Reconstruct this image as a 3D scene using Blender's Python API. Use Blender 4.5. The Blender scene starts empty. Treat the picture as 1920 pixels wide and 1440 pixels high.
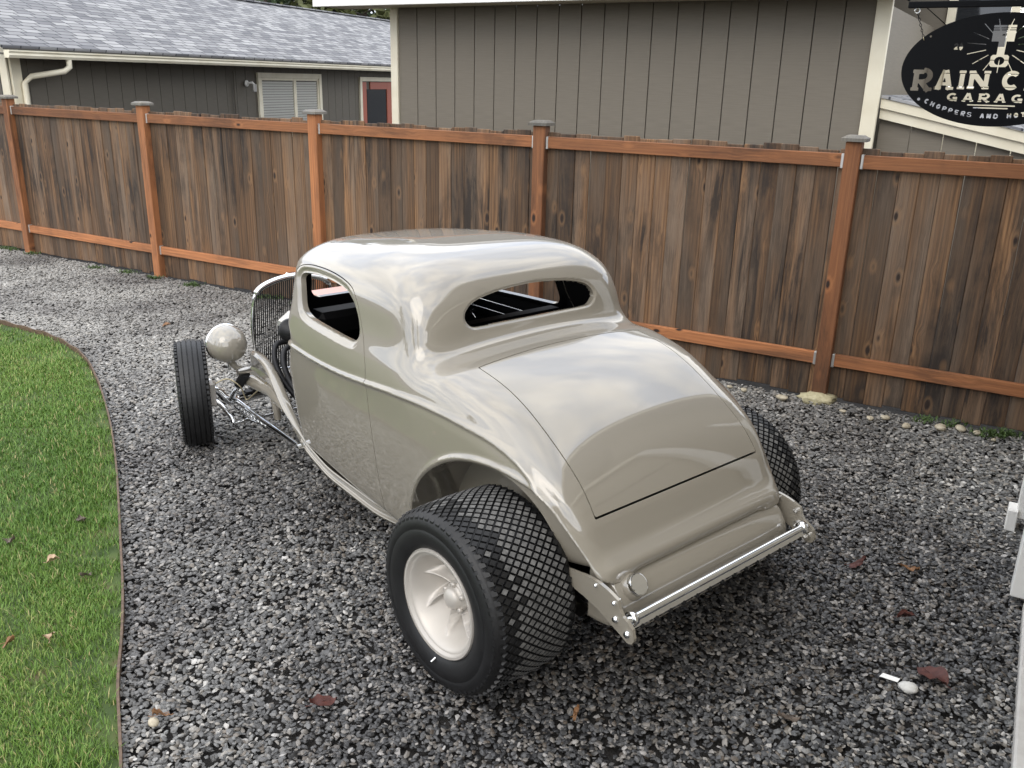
import bpy, bmesh, math, random
import numpy as np
from mathutils import Matrix, Vector

# ------------------------------------------------------------------ camera, sky, sun, exposure
SC = bpy.context.scene
COL = SC.collection
F_PX, PITCH, ROLL, CAM_H = 1659.15, math.radians(18.936), math.radians(1.354), 2.203
cam_data = bpy.data.cameras.new('camera')
cam_data.sensor_width = 36.0
cam_data.lens = F_PX / 1920.0 * 36.0
cam_data.clip_start = 0.05
cam_data.clip_end = 900.0
camera = bpy.data.objects.new('camera', cam_data)
COL.objects.link(camera)
_fwd = Vector((0, math.cos(PITCH), -math.sin(PITCH)))
_rt = Vector((1, 0, 0)); _up = _rt.cross(_fwd)
_r2 = _rt * math.cos(ROLL) + _up * math.sin(ROLL)
_u2 = -_rt * math.sin(ROLL) + _up * math.cos(ROLL)
camera.matrix_world = Matrix(((_r2.x, _u2.x, -_fwd.x, 0), (_r2.y, _u2.y, -_fwd.y, 0), (_r2.z, _u2.z, -_fwd.z, CAM_H), (0, 0, 0, 1)))
SC.camera = camera

SUN_EL, SUN_AZ = math.radians(42), math.radians(205)     # azimuth clockwise from +Y (towards the sun)
world = bpy.data.worlds.new('World'); SC.world = world; world.use_nodes = True
_wn = world.node_tree; _wn.nodes.clear()
def _wnode(t, **k):
    n = _wn.nodes.new(t)
    for a, b in k.items(): setattr(n, a, b)
    return n
_sky = _wnode('ShaderNodeTexSky', sky_type='NISHITA', sun_disc=False, sun_elevation=SUN_EL, sun_rotation=SUN_AZ, air_density=1.0, dust_density=2.2, ozone_density=1.0)
_tc = _wnode('ShaderNodeTexCoord')
_mp = _wnode('ShaderNodeMapping'); _mp.inputs['Scale'].default_value = (1.0, 1.0, 2.6)
_nz = _wnode('ShaderNodeTexNoise'); _nz.inputs['Scale'].default_value = 1.9; _nz.inputs['Detail'].default_value = 7; _nz.inputs['Roughness'].default_value = 0.55
_cr = _wnode('ShaderNodeValToRGB'); _cr.color_ramp.elements[0].position = 0.36; _cr.color_ramp.elements[1].position = 0.60
_cr.color_ramp.elements[0].color = (0.62, 0.62, 0.62, 1)
_nz2 = _wnode('ShaderNodeTexNoise'); _nz2.inputs['Scale'].default_value = 3.1; _nz2.inputs['Detail'].default_value = 6
_cl = _wnode('ShaderNodeMix', data_type='RGBA'); _cl.inputs['A'].default_value = (8.0, 9.2, 11.4, 1); _cl.inputs['B'].default_value = (17.0, 16.4, 15.4, 1)
_mx = _wnode('ShaderNodeMix', data_type='RGBA')
_bg = _wnode('ShaderNodeBackground'); _bg.inputs['Strength'].default_value = 0.15
_wo = _wnode('ShaderNodeOutputWorld')
L = _wn.links.new
L(_tc.outputs['Generated'], _mp.inputs['Vector']); L(_mp.outputs['Vector'], _nz.inputs['Vector']); L(_mp.outputs['Vector'], _nz2.inputs['Vector'])
L(_nz.outputs['Fac'], _cr.inputs['Fac']); 
_c2 = _wnode('ShaderNodeValToRGB'); _c2.color_ramp.elements[0].position = 0.38; _c2.color_ramp.elements[1].position = 0.62
L(_nz2.outputs['Fac'], _c2.inputs['Fac']); L(_c2.outputs['Color'], _cl.inputs['Factor'])
L(_cr.outputs['Color'], _mx.inputs['Factor']); L(_sky.outputs['Color'], _mx.inputs['A']); L(_cl.outputs['Result'], _mx.inputs['B'])
L(_mx.outputs['Result'], _bg.inputs['Color']); L(_bg.outputs['Background'], _wo.inputs['Surface'])

sun_data = bpy.data.lights.new('sun', 'SUN')
sun_data.energy = 0.55; sun_data.angle = math.radians(38); sun_data.color = (1.0, 0.95, 0.87)
sun = bpy.data.objects.new('sun', sun_data); COL.objects.link(sun)
_sd = Vector((math.sin(SUN_AZ) * math.cos(SUN_EL), math.cos(SUN_AZ) * math.cos(SUN_EL), math.sin(SUN_EL)))
sun.rotation_euler = _sd.to_track_quat('Z', 'Y').to_euler()
SC.view_settings.view_transform = 'Standard'; SC.view_settings.look = 'None'
SC.view_settings.exposure = 0.3; SC.view_settings.gamma = 1.0; SC.view_settings.use_curve_mapping = False
SC.render.engine = 'CYCLES'
try:
    SC.cycles.use_denoising = True
except Exception:
    pass
SC.cycles.max_bounces = 6; SC.cycles.diffuse_bounces = 3; SC.cycles.glossy_bounces = 4

# ------------------------------------------------------------------ helpers
random.seed(7); RNG = np.random.default_rng(7)
def link(o, parent=None):
    COL.objects.link(o)
    if parent is not None: o.parent = parent
    return o
def tag(o, label=None, cat=None, group=None, kind=None):
    if label: o['label'] = label
    if cat: o['category'] = cat
    if group: o['group'] = group
    if kind: o['kind'] = kind
    return o
def empty(name, loc=(0, 0, 0), rz=0.0, parent=None):
    o = bpy.data.objects.new(name, None); o.empty_display_size = 0.1
    o.location = loc; o.rotation_euler = (0, 0, rz)
    return link(o, parent)
def mesh_obj(name, verts, faces, mat=None, parent=None, smooth=False, normals=None):
    me = bpy.data.meshes.new(name)
    me.from_pydata([tuple(map(float, v)) for v in verts], [], faces)
    if smooth:
        me.shade_smooth()
    if normals is not None:
        me.normals_split_custom_set_from_vertices([tuple(map(float, n)) for n in normals])
    me.validate(clean_customdata=False)
    o = bpy.data.objects.new(name, me)
    if mat is not None: me.materials.append(mat)
    return link(o, parent)
class MB:
    """collects shapes into one mesh"""
    def __init__(s): s.v = []; s.f = []; s.sm = []
    def add(s, v, f, smooth=False):
        b = len(s.v); s.v += [tuple(map(float, p)) for p in v]
        for q in f: s.f.append(tuple(i + b for i in q)); s.sm.append(smooth)
        return s
    def box(s, c, d, m=None, bev=0.0):
        cx, cy, cz = c; a, b, e = d[0] / 2, d[1] / 2, d[2] / 2
        if bev <= 0:
            v = [(x, y, z) for x in (-a, a) for y in (-b, b) for z in (-e, e)]
            f = [(0, 1, 3, 2), (4, 6, 7, 5), (0, 4, 5, 1), (2, 3, 7, 6), (0, 2, 6, 4), (1, 5, 7, 3)]
        else:
            bm = bmesh.new(); bmesh.ops.create_cube(bm, size=1.0)
            bmesh.ops.scale(bm, vec=d, verts=bm.verts)
            bmesh.ops.bevel(bm, geom=bm.edges[:], offset=bev, segments=1, affect='EDGES', profile=0.5)
            bm.verts.index_update()
            v = [tuple(q.co) for q in bm.verts]; f = [tuple(q.index for q in w.verts) for w in bm.faces]; bm.free()
        v = [Vector(p) for p in v]
        if m is not None: v = [m @ p for p in v]
        return s.add([(p.x + cx, p.y + cy, p.z + cz) for p in v], f)
    def tube(s, pts, r, n=12, caps=True, smooth=True):
        pts = [Vector(p) for p in pts]
        rs = r if isinstance(r, (list, tuple)) else [r] * len(pts)
        rings = []; prev = None
        for i, p in enumerate(pts):
            t = (pts[min(i + 1, len(pts) - 1)] - pts[max(i - 1, 0)]).normalized()
            if prev is None:
                a = Vector((0, 0, 1)) if abs(t.z) < 0.9 else Vector((1, 0, 0))
                u = t.cross(a).normalized()
            else:
                u = (prev - t * prev.dot(t)).normalized()
            prev = u; w = t.cross(u)
            rings.append([p + (u * math.cos(2 * math.pi * k / n) + w * math.sin(2 * math.pi * k / n)) * rs[i] for k in range(n)])
        v = [q for ring in rings for q in ring]; f = []
        for i in range(len(pts) - 1):
            for k in range(n):
                f.append((i * n + k, i * n + (k + 1) % n, (i + 1) * n + (k + 1) % n, (i + 1) * n + k))
        s.add(v, f, smooth)
        if caps:
            s.add(rings[0], [tuple(range(n))[::-1]]); s.add(rings[-1], [tuple(range(n))])
        return s
    def lathe(s, prof, n=48, m=None, smooth=True, closed=False):
        """profile (radius, axial) turned about Y"""
        v = []; f = []; k = len(prof)
        for i in range(n):
            a = 2 * math.pi * i / n
            for r, y in prof: v.append(Vector((r * math.cos(a), y, r * math.sin(a))))
        for i in range(n):
            for j in range(k if closed else k - 1):
                j2 = (j + 1) % k; i2 = (i + 1) % n
                f.append((i * k + j, i * k + j2, i2 * k + j2, i2 * k + j))
        if m is not None: v = [m @ p for p in v]
        return s.add(v, f, smooth)
    def prism(s, poly, y0, y1, plane='xz', m=None):
        """flat outline extruded along the third axis"""
        n = len(poly)
        def P(a, b, c): return {'xz': (a, c, b), 'xy': (a, b, c), 'yz': (c, a, b)}[plane]
        v = [Vector(P(a, b, y0)) for a, b in poly] + [Vector(P(a, b, y1)) for a, b in poly]
        if m is not None: v = [m @ p for p in v]
        f = [tuple(range(n))[::-1], tuple(range(n, 2 * n))] + [(i, (i + 1) % n, n + (i + 1) % n, n + i) for i in range(n)]
        return s.add(v, f)
    def build(s, name, mat=None, parent=None, fix=True, loc=None, rz=None):
        me = bpy.data.meshes.new(name); me.from_pydata(s.v, [], s.f)
        me.polygons.foreach_set('use_smooth', s.sm)
        if fix:
            bm = bmesh.new(); bm.from_mesh(me); bmesh.ops.recalc_face_normals(bm, faces=bm.faces[:]); bm.to_mesh(me); bm.free()
        o = bpy.data.objects.new(name, me)
        if mat is not None: me.materials.append(mat)
        if loc is not None: o.location = loc
        if rz is not None: o.rotation_euler = (0, 0, rz)
        return link(o, parent)
def copy_tree(o, parent=None):
    c = o.copy(); COL.objects.link(c); c.parent = parent
    for ch in list(o.children): copy_tree(ch, c)
    return c
def spline(pts, n=12, closed=False):
    P = [np.array(p, float) for p in pts]; out = []; m = len(P)
    for i in range(m if closed else m - 1):
        if closed: a, b, c, d = P[(i - 1) % m], P[i], P[(i + 1) % m], P[(i + 2) % m]
        else: a, b, c, d = P[max(i - 1, 0)], P[i], P[i + 1], P[min(i + 2, m - 1)]
        # centripetal-ish tangents
        lb = np.linalg.norm(b - a) + 1e-9; lc = np.linalg.norm(c - b) + 1e-9; ld = np.linalg.norm(d - c) + 1e-9
        tb = (c - a) * lc / (lb + lc) if (closed or i > 0) else (c - b)
        tc_ = (d - b) * lc / (lc + ld) if (closed or i < m - 2) else (c - b)
        for k in range(n):
            t = k / n; t2 = t * t; t3 = t2 * t
            out.append((2 * t3 - 3 * t2 + 1) * b + (t3 - 2 * t2 + t) * tb + (-2 * t3 + 3 * t2) * c + (t3 - t2) * tc_)
    if not closed: out.append(P[-1])
    return np.array(out)

# ------------------------------------------------------------------ materials
class NT:
    def __init__(s, name):
        s.m = bpy.data.materials.new(name); s.m.use_nodes = True; s.t = s.m.node_tree
        s.b = s.t.nodes['Principled BSDF']; s.o = s.t.nodes['Material Output']
    def n(s, typ, ins=None, **k):
        q = s.t.nodes.new(typ)
        for a, b in k.items(): setattr(q, a, b)
        for a, b in (ins or {}).items():
            if isinstance(b, bpy.types.NodeSocket): s.t.links.new(b, q.inputs[a])
            else: q.inputs[a].default_value = b
        return q
    def set(s, **k):
        for a, b in k.items():
            i = s.b.inputs[a.replace('_', ' ')]
            if isinstance(b, bpy.types.NodeSocket): s.t.links.new(b, i)
            else: i.default_value = b
        return s
    def obj(s): return s.n('ShaderNodeTexCoord').outputs['Object']
    def scaled(s, sc, src=None, loc=(0, 0, 0)):
        return s.n('ShaderNodeMapping', {'Vector': src if src is not None else s.obj(), 'Scale': sc, 'Location': loc}).outputs['Vector']
    def noise(s, sc, vec=None, detail=4, rough=0.5, dist=0.0):
        return s.n('ShaderNodeTexNoise', {'Vector': vec if vec is not None else s.obj(), 'Scale': sc, 'Detail': detail, 'Roughness': rough, 'Distortion': dist}).outputs['Fac']
    def ramp(s, fac, stops, interp='LINEAR'):
        q = s.n('ShaderNodeValToRGB', {'Fac': fac}); cr = q.color_ramp; cr.interpolation = interp
        while len(cr.elements) < len(stops): cr.elements.new(0.5)
        for e, (p, c) in zip(cr.elements, stops):
            e.position = p; e.color = (c, c, c, 1) if isinstance(c, (int, float)) else (*c, 1)
        return q.outputs['Color']
    def mix(s, fac, a, b, blend='MIX'):
        q = s.n('ShaderNodeMix', {}, data_type='RGBA', blend_type=blend)
        for nm, v in (('Factor', fac), ('A', a), ('B', b)):
            i = [x for x in q.inputs if x.name == nm and (x.type == 'RGBA' if nm != 'Factor' else x.type == 'VALUE')][0]
            if isinstance(v, bpy.types.NodeSocket): s.t.links.new(v, i)
            else: i.default_value = v if nm == 'Factor' else (v if len(v) == 4 else (*v, 1))
        return [x for x in q.outputs if x.type == 'RGBA'][0]
    def math(s, op, a, b=0.0):
        q = s.n('ShaderNodeMath', {}, operation=op)
        for i, v in ((0, a), (1, b)):
            if isinstance(v, bpy.types.NodeSocket): s.t.links.new(v, q.inputs[i])
            else: q.inputs[i].default_value = v
        return q.outputs[0]
    def bump(s, h, strength=0.3, dist=0.01):
        q = s.n('ShaderNodeBump', {'Height': h, 'Strength': strength, 'Distance': dist}); s.set(Normal=q.outputs['Normal']); return s
def plain(name, col, rough=0.5, metal=0.0, **k):
    t = NT(name); t.set(Base_Color=(*col, 1), Roughness=rough, Metallic=metal)
    for a, b in k.items(): t.set(**{a: b})
    return t.m
# ================================================================== frames of the place
FU = Vector((0.86655, -0.49909, 0)); FN = Vector((0.49909, 0.86655, 0))     # along the fence (to the right), away from the camera
FENCE_P0 = Vector((-6.2229, 11.1242, 0)); FENCE_RZ = math.atan2(FU.y, FU.x)
def at_fence(s, dpt, z=0.0): return FENCE_P0 + FU * s + FN * dpt + Vector((0, 0, z))

# ------------------------------------------------------------------ materials of the setting
def m_soil():
    t = NT('soil'); n = t.noise(5.0, detail=8, rough=0.65)
    t.set(Base_Color=t.ramp(n, [(0.3, (0.010, 0.009, 0.008)), (0.7, (0.035, 0.031, 0.028))]), Roughness=0.9)
    t.bump(t.noise(60, detail=5), 0.6, 0.02); return t.m
def m_stone():
    t = NT('crushed_stone')
    r = t.n('ShaderNodeObjectInfo').outputs['Random']
    col = t.ramp(r, [(0.0, (0.030, 0.030, 0.031)), (0.20, (0.075, 0.076, 0.078)), (0.40, (0.145, 0.147, 0.148)), (0.58, (0.215, 0.217, 0.214)), (0.70, (0.31, 0.305, 0.29)),
                     (0.78, (0.17, 0.135, 0.10)), (0.84, (0.36, 0.335, 0.295)), (0.92, (0.50, 0.47, 0.42)), (1.0, (0.72, 0.70, 0.66))])
    pos = t.n('ShaderNodeNewGeometry').outputs['Position']
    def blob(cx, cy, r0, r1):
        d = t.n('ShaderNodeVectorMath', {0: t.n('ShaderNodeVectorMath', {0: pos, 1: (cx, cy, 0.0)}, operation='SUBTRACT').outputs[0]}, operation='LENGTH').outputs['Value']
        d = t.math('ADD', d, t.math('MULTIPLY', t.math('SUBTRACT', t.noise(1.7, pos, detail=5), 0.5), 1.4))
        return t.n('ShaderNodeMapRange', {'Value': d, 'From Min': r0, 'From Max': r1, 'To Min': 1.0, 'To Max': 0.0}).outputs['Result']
    damp_shade = t.math('MAXIMUM', t.math('MAXIMUM', blob(1.35, 3.6, 0.7, 1.5), blob(0.1, 2.9, 0.7, 1.4)), blob(-1.4, 4.2, 0.3, 0.9))  # damp ground round the car, also deepening its shadow in the stone colour
    wet_shade = t.math('MAXIMUM', damp_shade, t.ramp(t.noise(0.75, t.scaled((1, 1, 0.0), pos), detail=5, rough=0.55), [(0.46, 0.0), (0.62, 1.0)]))
    sep = t.n('ShaderNodeSeparateXYZ', {0: pos})
    dry = t.n('ShaderNodeMapRange', {'Value': sep.outputs[1], 'From Min': 3.8, 'From Max': 8.0, 'To Min': 0.0, 'To Max': 0.75}).outputs['Result']
    dry = t.math('MAXIMUM', dry, t.n('ShaderNodeMapRange', {'Value': sep.outputs[0], 'From Min': -0.2, 'From Max': -1.6, 'To Min': 0.0, 'To Max': 0.30}).outputs['Result'])
    col = t.mix(dry, col, (0.40, 0.385, 0.355, 1))
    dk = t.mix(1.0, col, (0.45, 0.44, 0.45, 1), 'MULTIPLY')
    c2 = t.mix(t.math('MULTIPLY', wet_shade, 0.85), col, dk)
    fine = t.noise(160, pos, detail=3)
    c3 = t.mix(0.35, c2, t.ramp(fine, [(0.3, 0.45), (0.7, 1.0)]), 'MULTIPLY')
    t.set(Base_Color=c3, Roughness=t.ramp(wet_shade, [(0.0, 0.62), (1.0, 0.38)])); return t.m
def wood_nodes(t, light, dark, grey, knots=True, stain=0.5, along='z'):
    oi = t.n('ShaderNodeObjectInfo'); rnd = oi.outputs['Random']
    off = t.n('ShaderNodeCombineXYZ', {'X': t.math('MULTIPLY', rnd, 37.0), 'Y': t.math('MULTIPLY', rnd, 91.0), 'Z': t.math('MULTIPLY', rnd, 53.0)}).outputs[0]
    oc = t.obj()
    if along == 'x':
        sx = t.n('ShaderNodeSeparateXYZ', {0: oc}); oc = t.n('ShaderNodeCombineXYZ', {'X': sx.outputs[2], 'Y': sx.outputs[1], 'Z': sx.outputs[0]}).outputs[0]
    v = t.n('ShaderNodeVectorMath', {0: oc, 1: off}, operation='ADD').outputs[0]
    kv = t.n('ShaderNodeTexVoronoi', {'Vector': t.scaled((7.0, 1.0, 3.3), v), 'Scale': 1.0, 'Randomness': 1.0}, feature='F1')
    kd = kv.outputs['Distance']
    pull = t.ramp(kd, [(0.0, 1.0), (0.33, 0.0)])
    warp = t.n('ShaderNodeVectorMath', {0: v, 1: t.n('ShaderNodeCombineXYZ', {'X': t.math('MULTIPLY', pull, 0.035), 'Y': 0.0, 'Z': 0.0}).outputs[0]}, operation='ADD').outputs[0]
    g1 = t.noise(1.0, t.scaled((75, 75, 1.7), warp), detail=6, rough=0.62, dist=0.25)
    g2 = t.noise(1.0, t.scaled((240, 240, 5), warp), detail=3, rough=0.5)
    wv = t.n('ShaderNodeTexWave', {'Vector': t.scaled((11, 3, 0.55), warp), 'Scale': 1.0, 'Distortion': 7.0, 'Detail': 3.0, 'Detail Scale': 1.2}, wave_type='BANDS', bands_direction='X').outputs['Fac']
    c = t.mix(t.ramp(g1, [(0.20, 0.0), (0.72, 1.0)]), dark, light)
    c = t.mix(t.math('MULTIPLY', t.ramp(wv, [(0.25, 1.0), (0.55, 0.0)]), 0.42), c, dark)
    c = t.mix(t.ramp(t.noise(1.0, t.scaled((7, 7, 0.8), v), detail=5), [(0.38, 0.0), (0.64, 1.0)]), c, t.mix(t.ramp(g2, [(0.3, 0.0), (0.7, 1.0)]), tuple(0.55 * q for q in grey), grey))
    tone = t.math('ADD', t.math('MULTIPLY', t.math('FRACT', t.math('MULTIPLY', rnd, 17.31)), 0.80), 0.55)
    c = t.mix(1.0, c, t.n('ShaderNodeCombineColor', {0: tone, 1: tone, 2: tone}).outputs[0], 'MULTIPLY')
    if stain > 0:
        st = t.ramp(t.noise(1.0, t.scaled((9, 9, 0.8), v, (3.1, 0, 7.7)), detail=7, rough=0.72, dist=0.5), [(0.42, 0.0), (0.58, 1.0)])
        pos = t.n('ShaderNodeNewGeometry').outputs['Position']
        wide = t.ramp(t.noise(1.0, t.scaled((1.1, 1.1, 0.75), pos, (11.3, 4.0, 1.7)), detail=6, rough=0.6, dist=0.4), [(0.42, 0.22), (0.58, 1.0)])
        c = t.mix(t.math('MULTIPLY', t.math('MULTIPLY', st, wide), stain), c, (0.020, 0.015, 0.012, 1))
    if knots:
        on = t.ramp(kv.outputs['Color'], [(0.38, 0.0), (0.40, 1.0)], 'CONSTANT')
        kk = t.math('MULTIPLY', t.ramp(kd, [(0.075, 1.0), (0.12, 0.0)]), on)
        halo = t.math('MULTIPLY', t.ramp(kd, [(0.12, 0.0), (0.16, 1.0), (0.26, 0.0)]), on)
        c = t.mix(t.math('MULTIPLY', halo, 0.35), c, light)
        c = t.mix(kk, c, (0.022, 0.012, 0.008, 1))
    t.set(Base_Color=c, Roughness=0.78)
    t.bump(t.math('ADD', t.math('MULTIPLY', g1, 0.6), t.math('MULTIPLY', g2, 0.4)), 0.45, 0.004)
    return t
def m_board(): return wood_nodes(NT('weathered_cedar'), (0.300, 0.165, 0.076), (0.062, 0.030, 0.015), (0.200, 0.140, 0.095), True, 0.92).m
def m_rail(along, nm): return wood_nodes(NT(nm), (0.50, 0.205, 0.078), (0.24, 0.088, 0.034), (0.42, 0.172, 0.070), True, 0.55, along).m
def m_cap(): return wood_nodes(NT('grey_cap_wood'), (0.27, 0.24, 0.19), (0.11, 0.10, 0.085), (0.22, 0.21, 0.19), False, 0.3).m
def m_siding(name, c):
    t = NT(name); v = t.obj()
    g = t.noise(1.0, t.scaled((4, 4, 90), v), detail=4)
    blot = t.noise(1.3, v, detail=4)
    k = t.mix(0.22, (*c, 1), t.ramp(g, [(0.3, 0.55), (0.7, 1.15)]), 'MULTIPLY')
    k = t.mix(0.25, k, t.ramp(blot, [(0.3, 0.75), (0.7, 1.1)]), 'MULTIPLY')
    t.set(Base_Color=k, Roughness=0.68); t.bump(g, 0.22, 0.004); return t.m
def m_paint_trim():
    t = NT('cream_trim_paint'); v = t.obj()
    t.set(Base_Color=t.ramp(t.noise(3, v, detail=6), [(0.3, (0.68, 0.62, 0.47)), (0.7, (0.80, 0.75, 0.60))]), Roughness=0.5)
    t.bump(t.noise(35, v, detail=4), 0.12, 0.003); return t.m
def m_shingle():
    t = NT('asphalt_shingles'); v = t.obj()
    w = t.n('ShaderNodeVectorMath', {0: v, 1: t.n('ShaderNodeCombineXYZ', {'X': t.math('MULTIPLY', t.noise(3, v), 0.05), 'Y': t.math('MULTIPLY', t.noise(2.0, v), 0.01), 'Z': 0.0}).outputs[0]}, operation='ADD').outputs[0]
    b = t.n('ShaderNodeTexBrick', {'Vector': w, 'Color1': (0.15, 0.152, 0.165, 1), 'Color2': (0.38, 0.38, 0.382, 1), 'Mortar': (0.035, 0.037, 0.045, 1), 'Scale': 1.0, 'Mortar Size': 0.012, 'Mortar Smooth': 0.3, 'Bias': 0.0, 'Brick Width': 0.31, 'Row Height': 0.142}, offset=0.37, offset_frequency=3)
    c = t.mix(0.35, b.outputs['Color'], t.ramp(t.noise(2.2, v, detail=5), [(0.3, 0.55), (0.7, 1.2)]), 'MULTIPLY')
    c = t.mix(0.3, c, t.ramp(t.noise(140, v, detail=2), [(0.3, 0.4), (0.7, 1.2)]), 'MULTIPLY')
    t.set(Base_Color=c, Roughness=0.85); t.bump(b.outputs['Fac'], -0.6, 0.01); return t.m
def m_grass():
    t = NT('grass_blades'); r = t.n('ShaderNodeAttribute', attribute_name='tint').outputs['Fac']
    c = t.ramp(r, [(0.0, (0.058, 0.130, 0.018)), (0.35, (0.110, 0.215, 0.030)), (0.7, (0.165, 0.285, 0.047)), (0.88, (0.27, 0.34, 0.08)), (1.0, (0.46, 0.39, 0.18))])
    t.set(Base_Color=c, Roughness=0.55, Subsurface_Weight=0.0); t.b.inputs['Transmission Weight'].default_value = 0.0
    return t.m
def m_leaf(name, a, b):
    t = NT(name); t.set(Base_Color=t.ramp(t.noise(40, detail=5), [(0.3, a), (0.7, b)]), Roughness=0.6); return t.m
M = {}
M['soil'] = m_soil(); M['stone'] = m_stone(); M['board'] = m_board(); M['post'] = m_rail('z', 'stained_cedar_post'); M['rail'] = m_rail('x', 'stained_cedar_rail'); M['cap'] = m_cap()
M['taupe'] = m_siding('taupe_siding', (0.178, 0.156, 0.122)); M['taupe_dark'] = m_siding('brown_grey_siding', (0.118, 0.104, 0.082)); M['trim'] = m_paint_trim()
M['tan'] = m_siding('tan_door_paint', (0.36, 0.32, 0.25)); M['shingle'] = m_shingle(); M['grass'] = m_grass()
M['groove'] = plain('siding_backing', (0.045, 0.042, 0.037), 0.8)
M['galv'] = plain('galvanised_steel', (0.62, 0.62, 0.60), 0.42, 0.8)
M['black_metal'] = plain('black_powder_coat', (0.004, 0.0045, 0.006), 0.6, 0.0, Specular_IOR_Level=0.12)
M['glass'] = plain('window_glass', (0.02, 0.022, 0.025), 0.04, 0.0, Specular_IOR_Level=0.9)
M['blind'] = plain('blind_slats', (0.60, 0.60, 0.56), 0.5)
M['red_door'] = plain('red_brown_door', (0.33, 0.075, 0.035), 0.45)
M['white'] = plain('white_paint', (0.84, 0.83, 0.79), 0.45)
M['concrete'] = (lambda t: (t.set(Base_Color=t.ramp(t.noise(9, detail=8, rough=0.7), [(0.3, (0.46, 0.44, 0.41)), (0.7, (0.62, 0.60, 0.56))]), Roughness=0.85), t.bump(t.noise(90, detail=4), 0.3, 0.004), t.m)[-1])(NT('concrete'))

# ------------------------------------------------------------------ ground
ground = mesh_obj('ground', [(-220, -220, -0.035), (220, -220, -0.035), (220, 220, -0.035), (-220, 220, -0.035)], [(0, 1, 2, 3)], M['soil'])
tag(ground, 'dark bare soil under the gravel drive', None, kind='structure')
EDGE = spline([(-0.75, 0.9), (-1.02, 1.70), (-1.28, 2.371), (-1.45, 2.746), (-1.651, 3.263), (-1.96, 3.958), (-2.305, 4.715), (-2.625, 5.369), (-3.015, 6.081), (-3.402, 6.697), (-3.696, 7.042), (-4.022, 7.337), (-4.333, 7.532), (-4.65, 7.721), (-5.3, 8.05), (-6.2, 8.3), (-7.6, 8.5)], 6)
lawn_poly = [tuple(p) for p in EDGE] + [(-12, 8.2), (-12, -2), (-0.6, -2)]
lawn_base = mesh_obj('lawn', [(x, y, 0.012) for x, y in lawn_poly], [tuple(range(len(lawn_poly)))], (lambda t: (t.set(Base_Color=t.ramp(t.noise(7, detail=7), [(0.3, (0.040, 0.070, 0.016)), (0.55, (0.070, 0.105, 0.025)), (0.75, (0.105, 0.085, 0.040))]), Roughness=0.9), t.m)[-1])(NT('lawn_soil')))
tag(lawn_base, 'short green lawn beside the gravel drive', kind='structure')

# gravel: crushed stones scattered over the drive
def gravel_region():
    # a strip mesh between lawn edging and fence / garage wall
    e = [p for p in EDGE]
    pts = [(-1.0, 0.5)] + [tuple(p) for p in e if p[1] > 0.9]
    fence_l = at_fence(-4.0, 0.02); fence_r = at_fence(15.0, 0.02)
    poly = pts + [(-9.5, 9.2), (fence_l.x, fence_l.y), (fence_r.x, fence_r.y), (3.75, 4.95), (3.12, 4.68), (1.05, 1.03), (0.6, 0.45)]
    return poly
gp = gravel_region()
gsrc = bpy.data.meshes.new('gravel'); gsrc.from_pydata([(x, y, 0.0) for x, y in gp], [], [tuple(range(len(gp)))])
bm = bmesh.new(); bm.from_mesh(gsrc); bmesh.ops.triangulate(bm, faces=bm.faces[:]); bm.to_mesh(gsrc); bm.free()
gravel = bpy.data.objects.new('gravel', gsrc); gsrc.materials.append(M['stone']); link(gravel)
tag(gravel, 'loose grey crushed stone gravel covering the drive', 'gravel', kind='stuff')
ng = bpy.data.node_groups.new('gravel_scatter', 'GeometryNodeTree')
ng.interface.new_socket('Geometry', in_out='INPUT', socket_type='NodeSocketGeometry'); ng.interface.new_socket('Geometry', in_out='OUTPUT', socket_type='NodeSocketGeometry')
def gn(t, ins=None, **k):
    q = ng.nodes.new(t)
    for a, b in k.items(): setattr(q, a, b)
    for a, b in (ins or {}).items():
        if isinstance(b, bpy.types.NodeSocket): ng.links.new(b, q.inputs[a])
        else: q.inputs[a].default_value = b
    return q
gi = gn('NodeGroupInput'); go = gn('NodeGroupOutput')
posn = gn('GeometryNodeInputPosition').outputs[0]
dist = gn('ShaderNodeVectorMath', {0: posn}, operation='LENGTH').outputs['Value']
def grm(a, b, c, d): return gn('ShaderNodeMapRange', {'Value': dist, 'From Min': a, 'From Max': b, 'To Min': c, 'To Max': d}).outputs['Result']
rocks = []
join = gn('GeometryNodeJoinGeometry')
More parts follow.
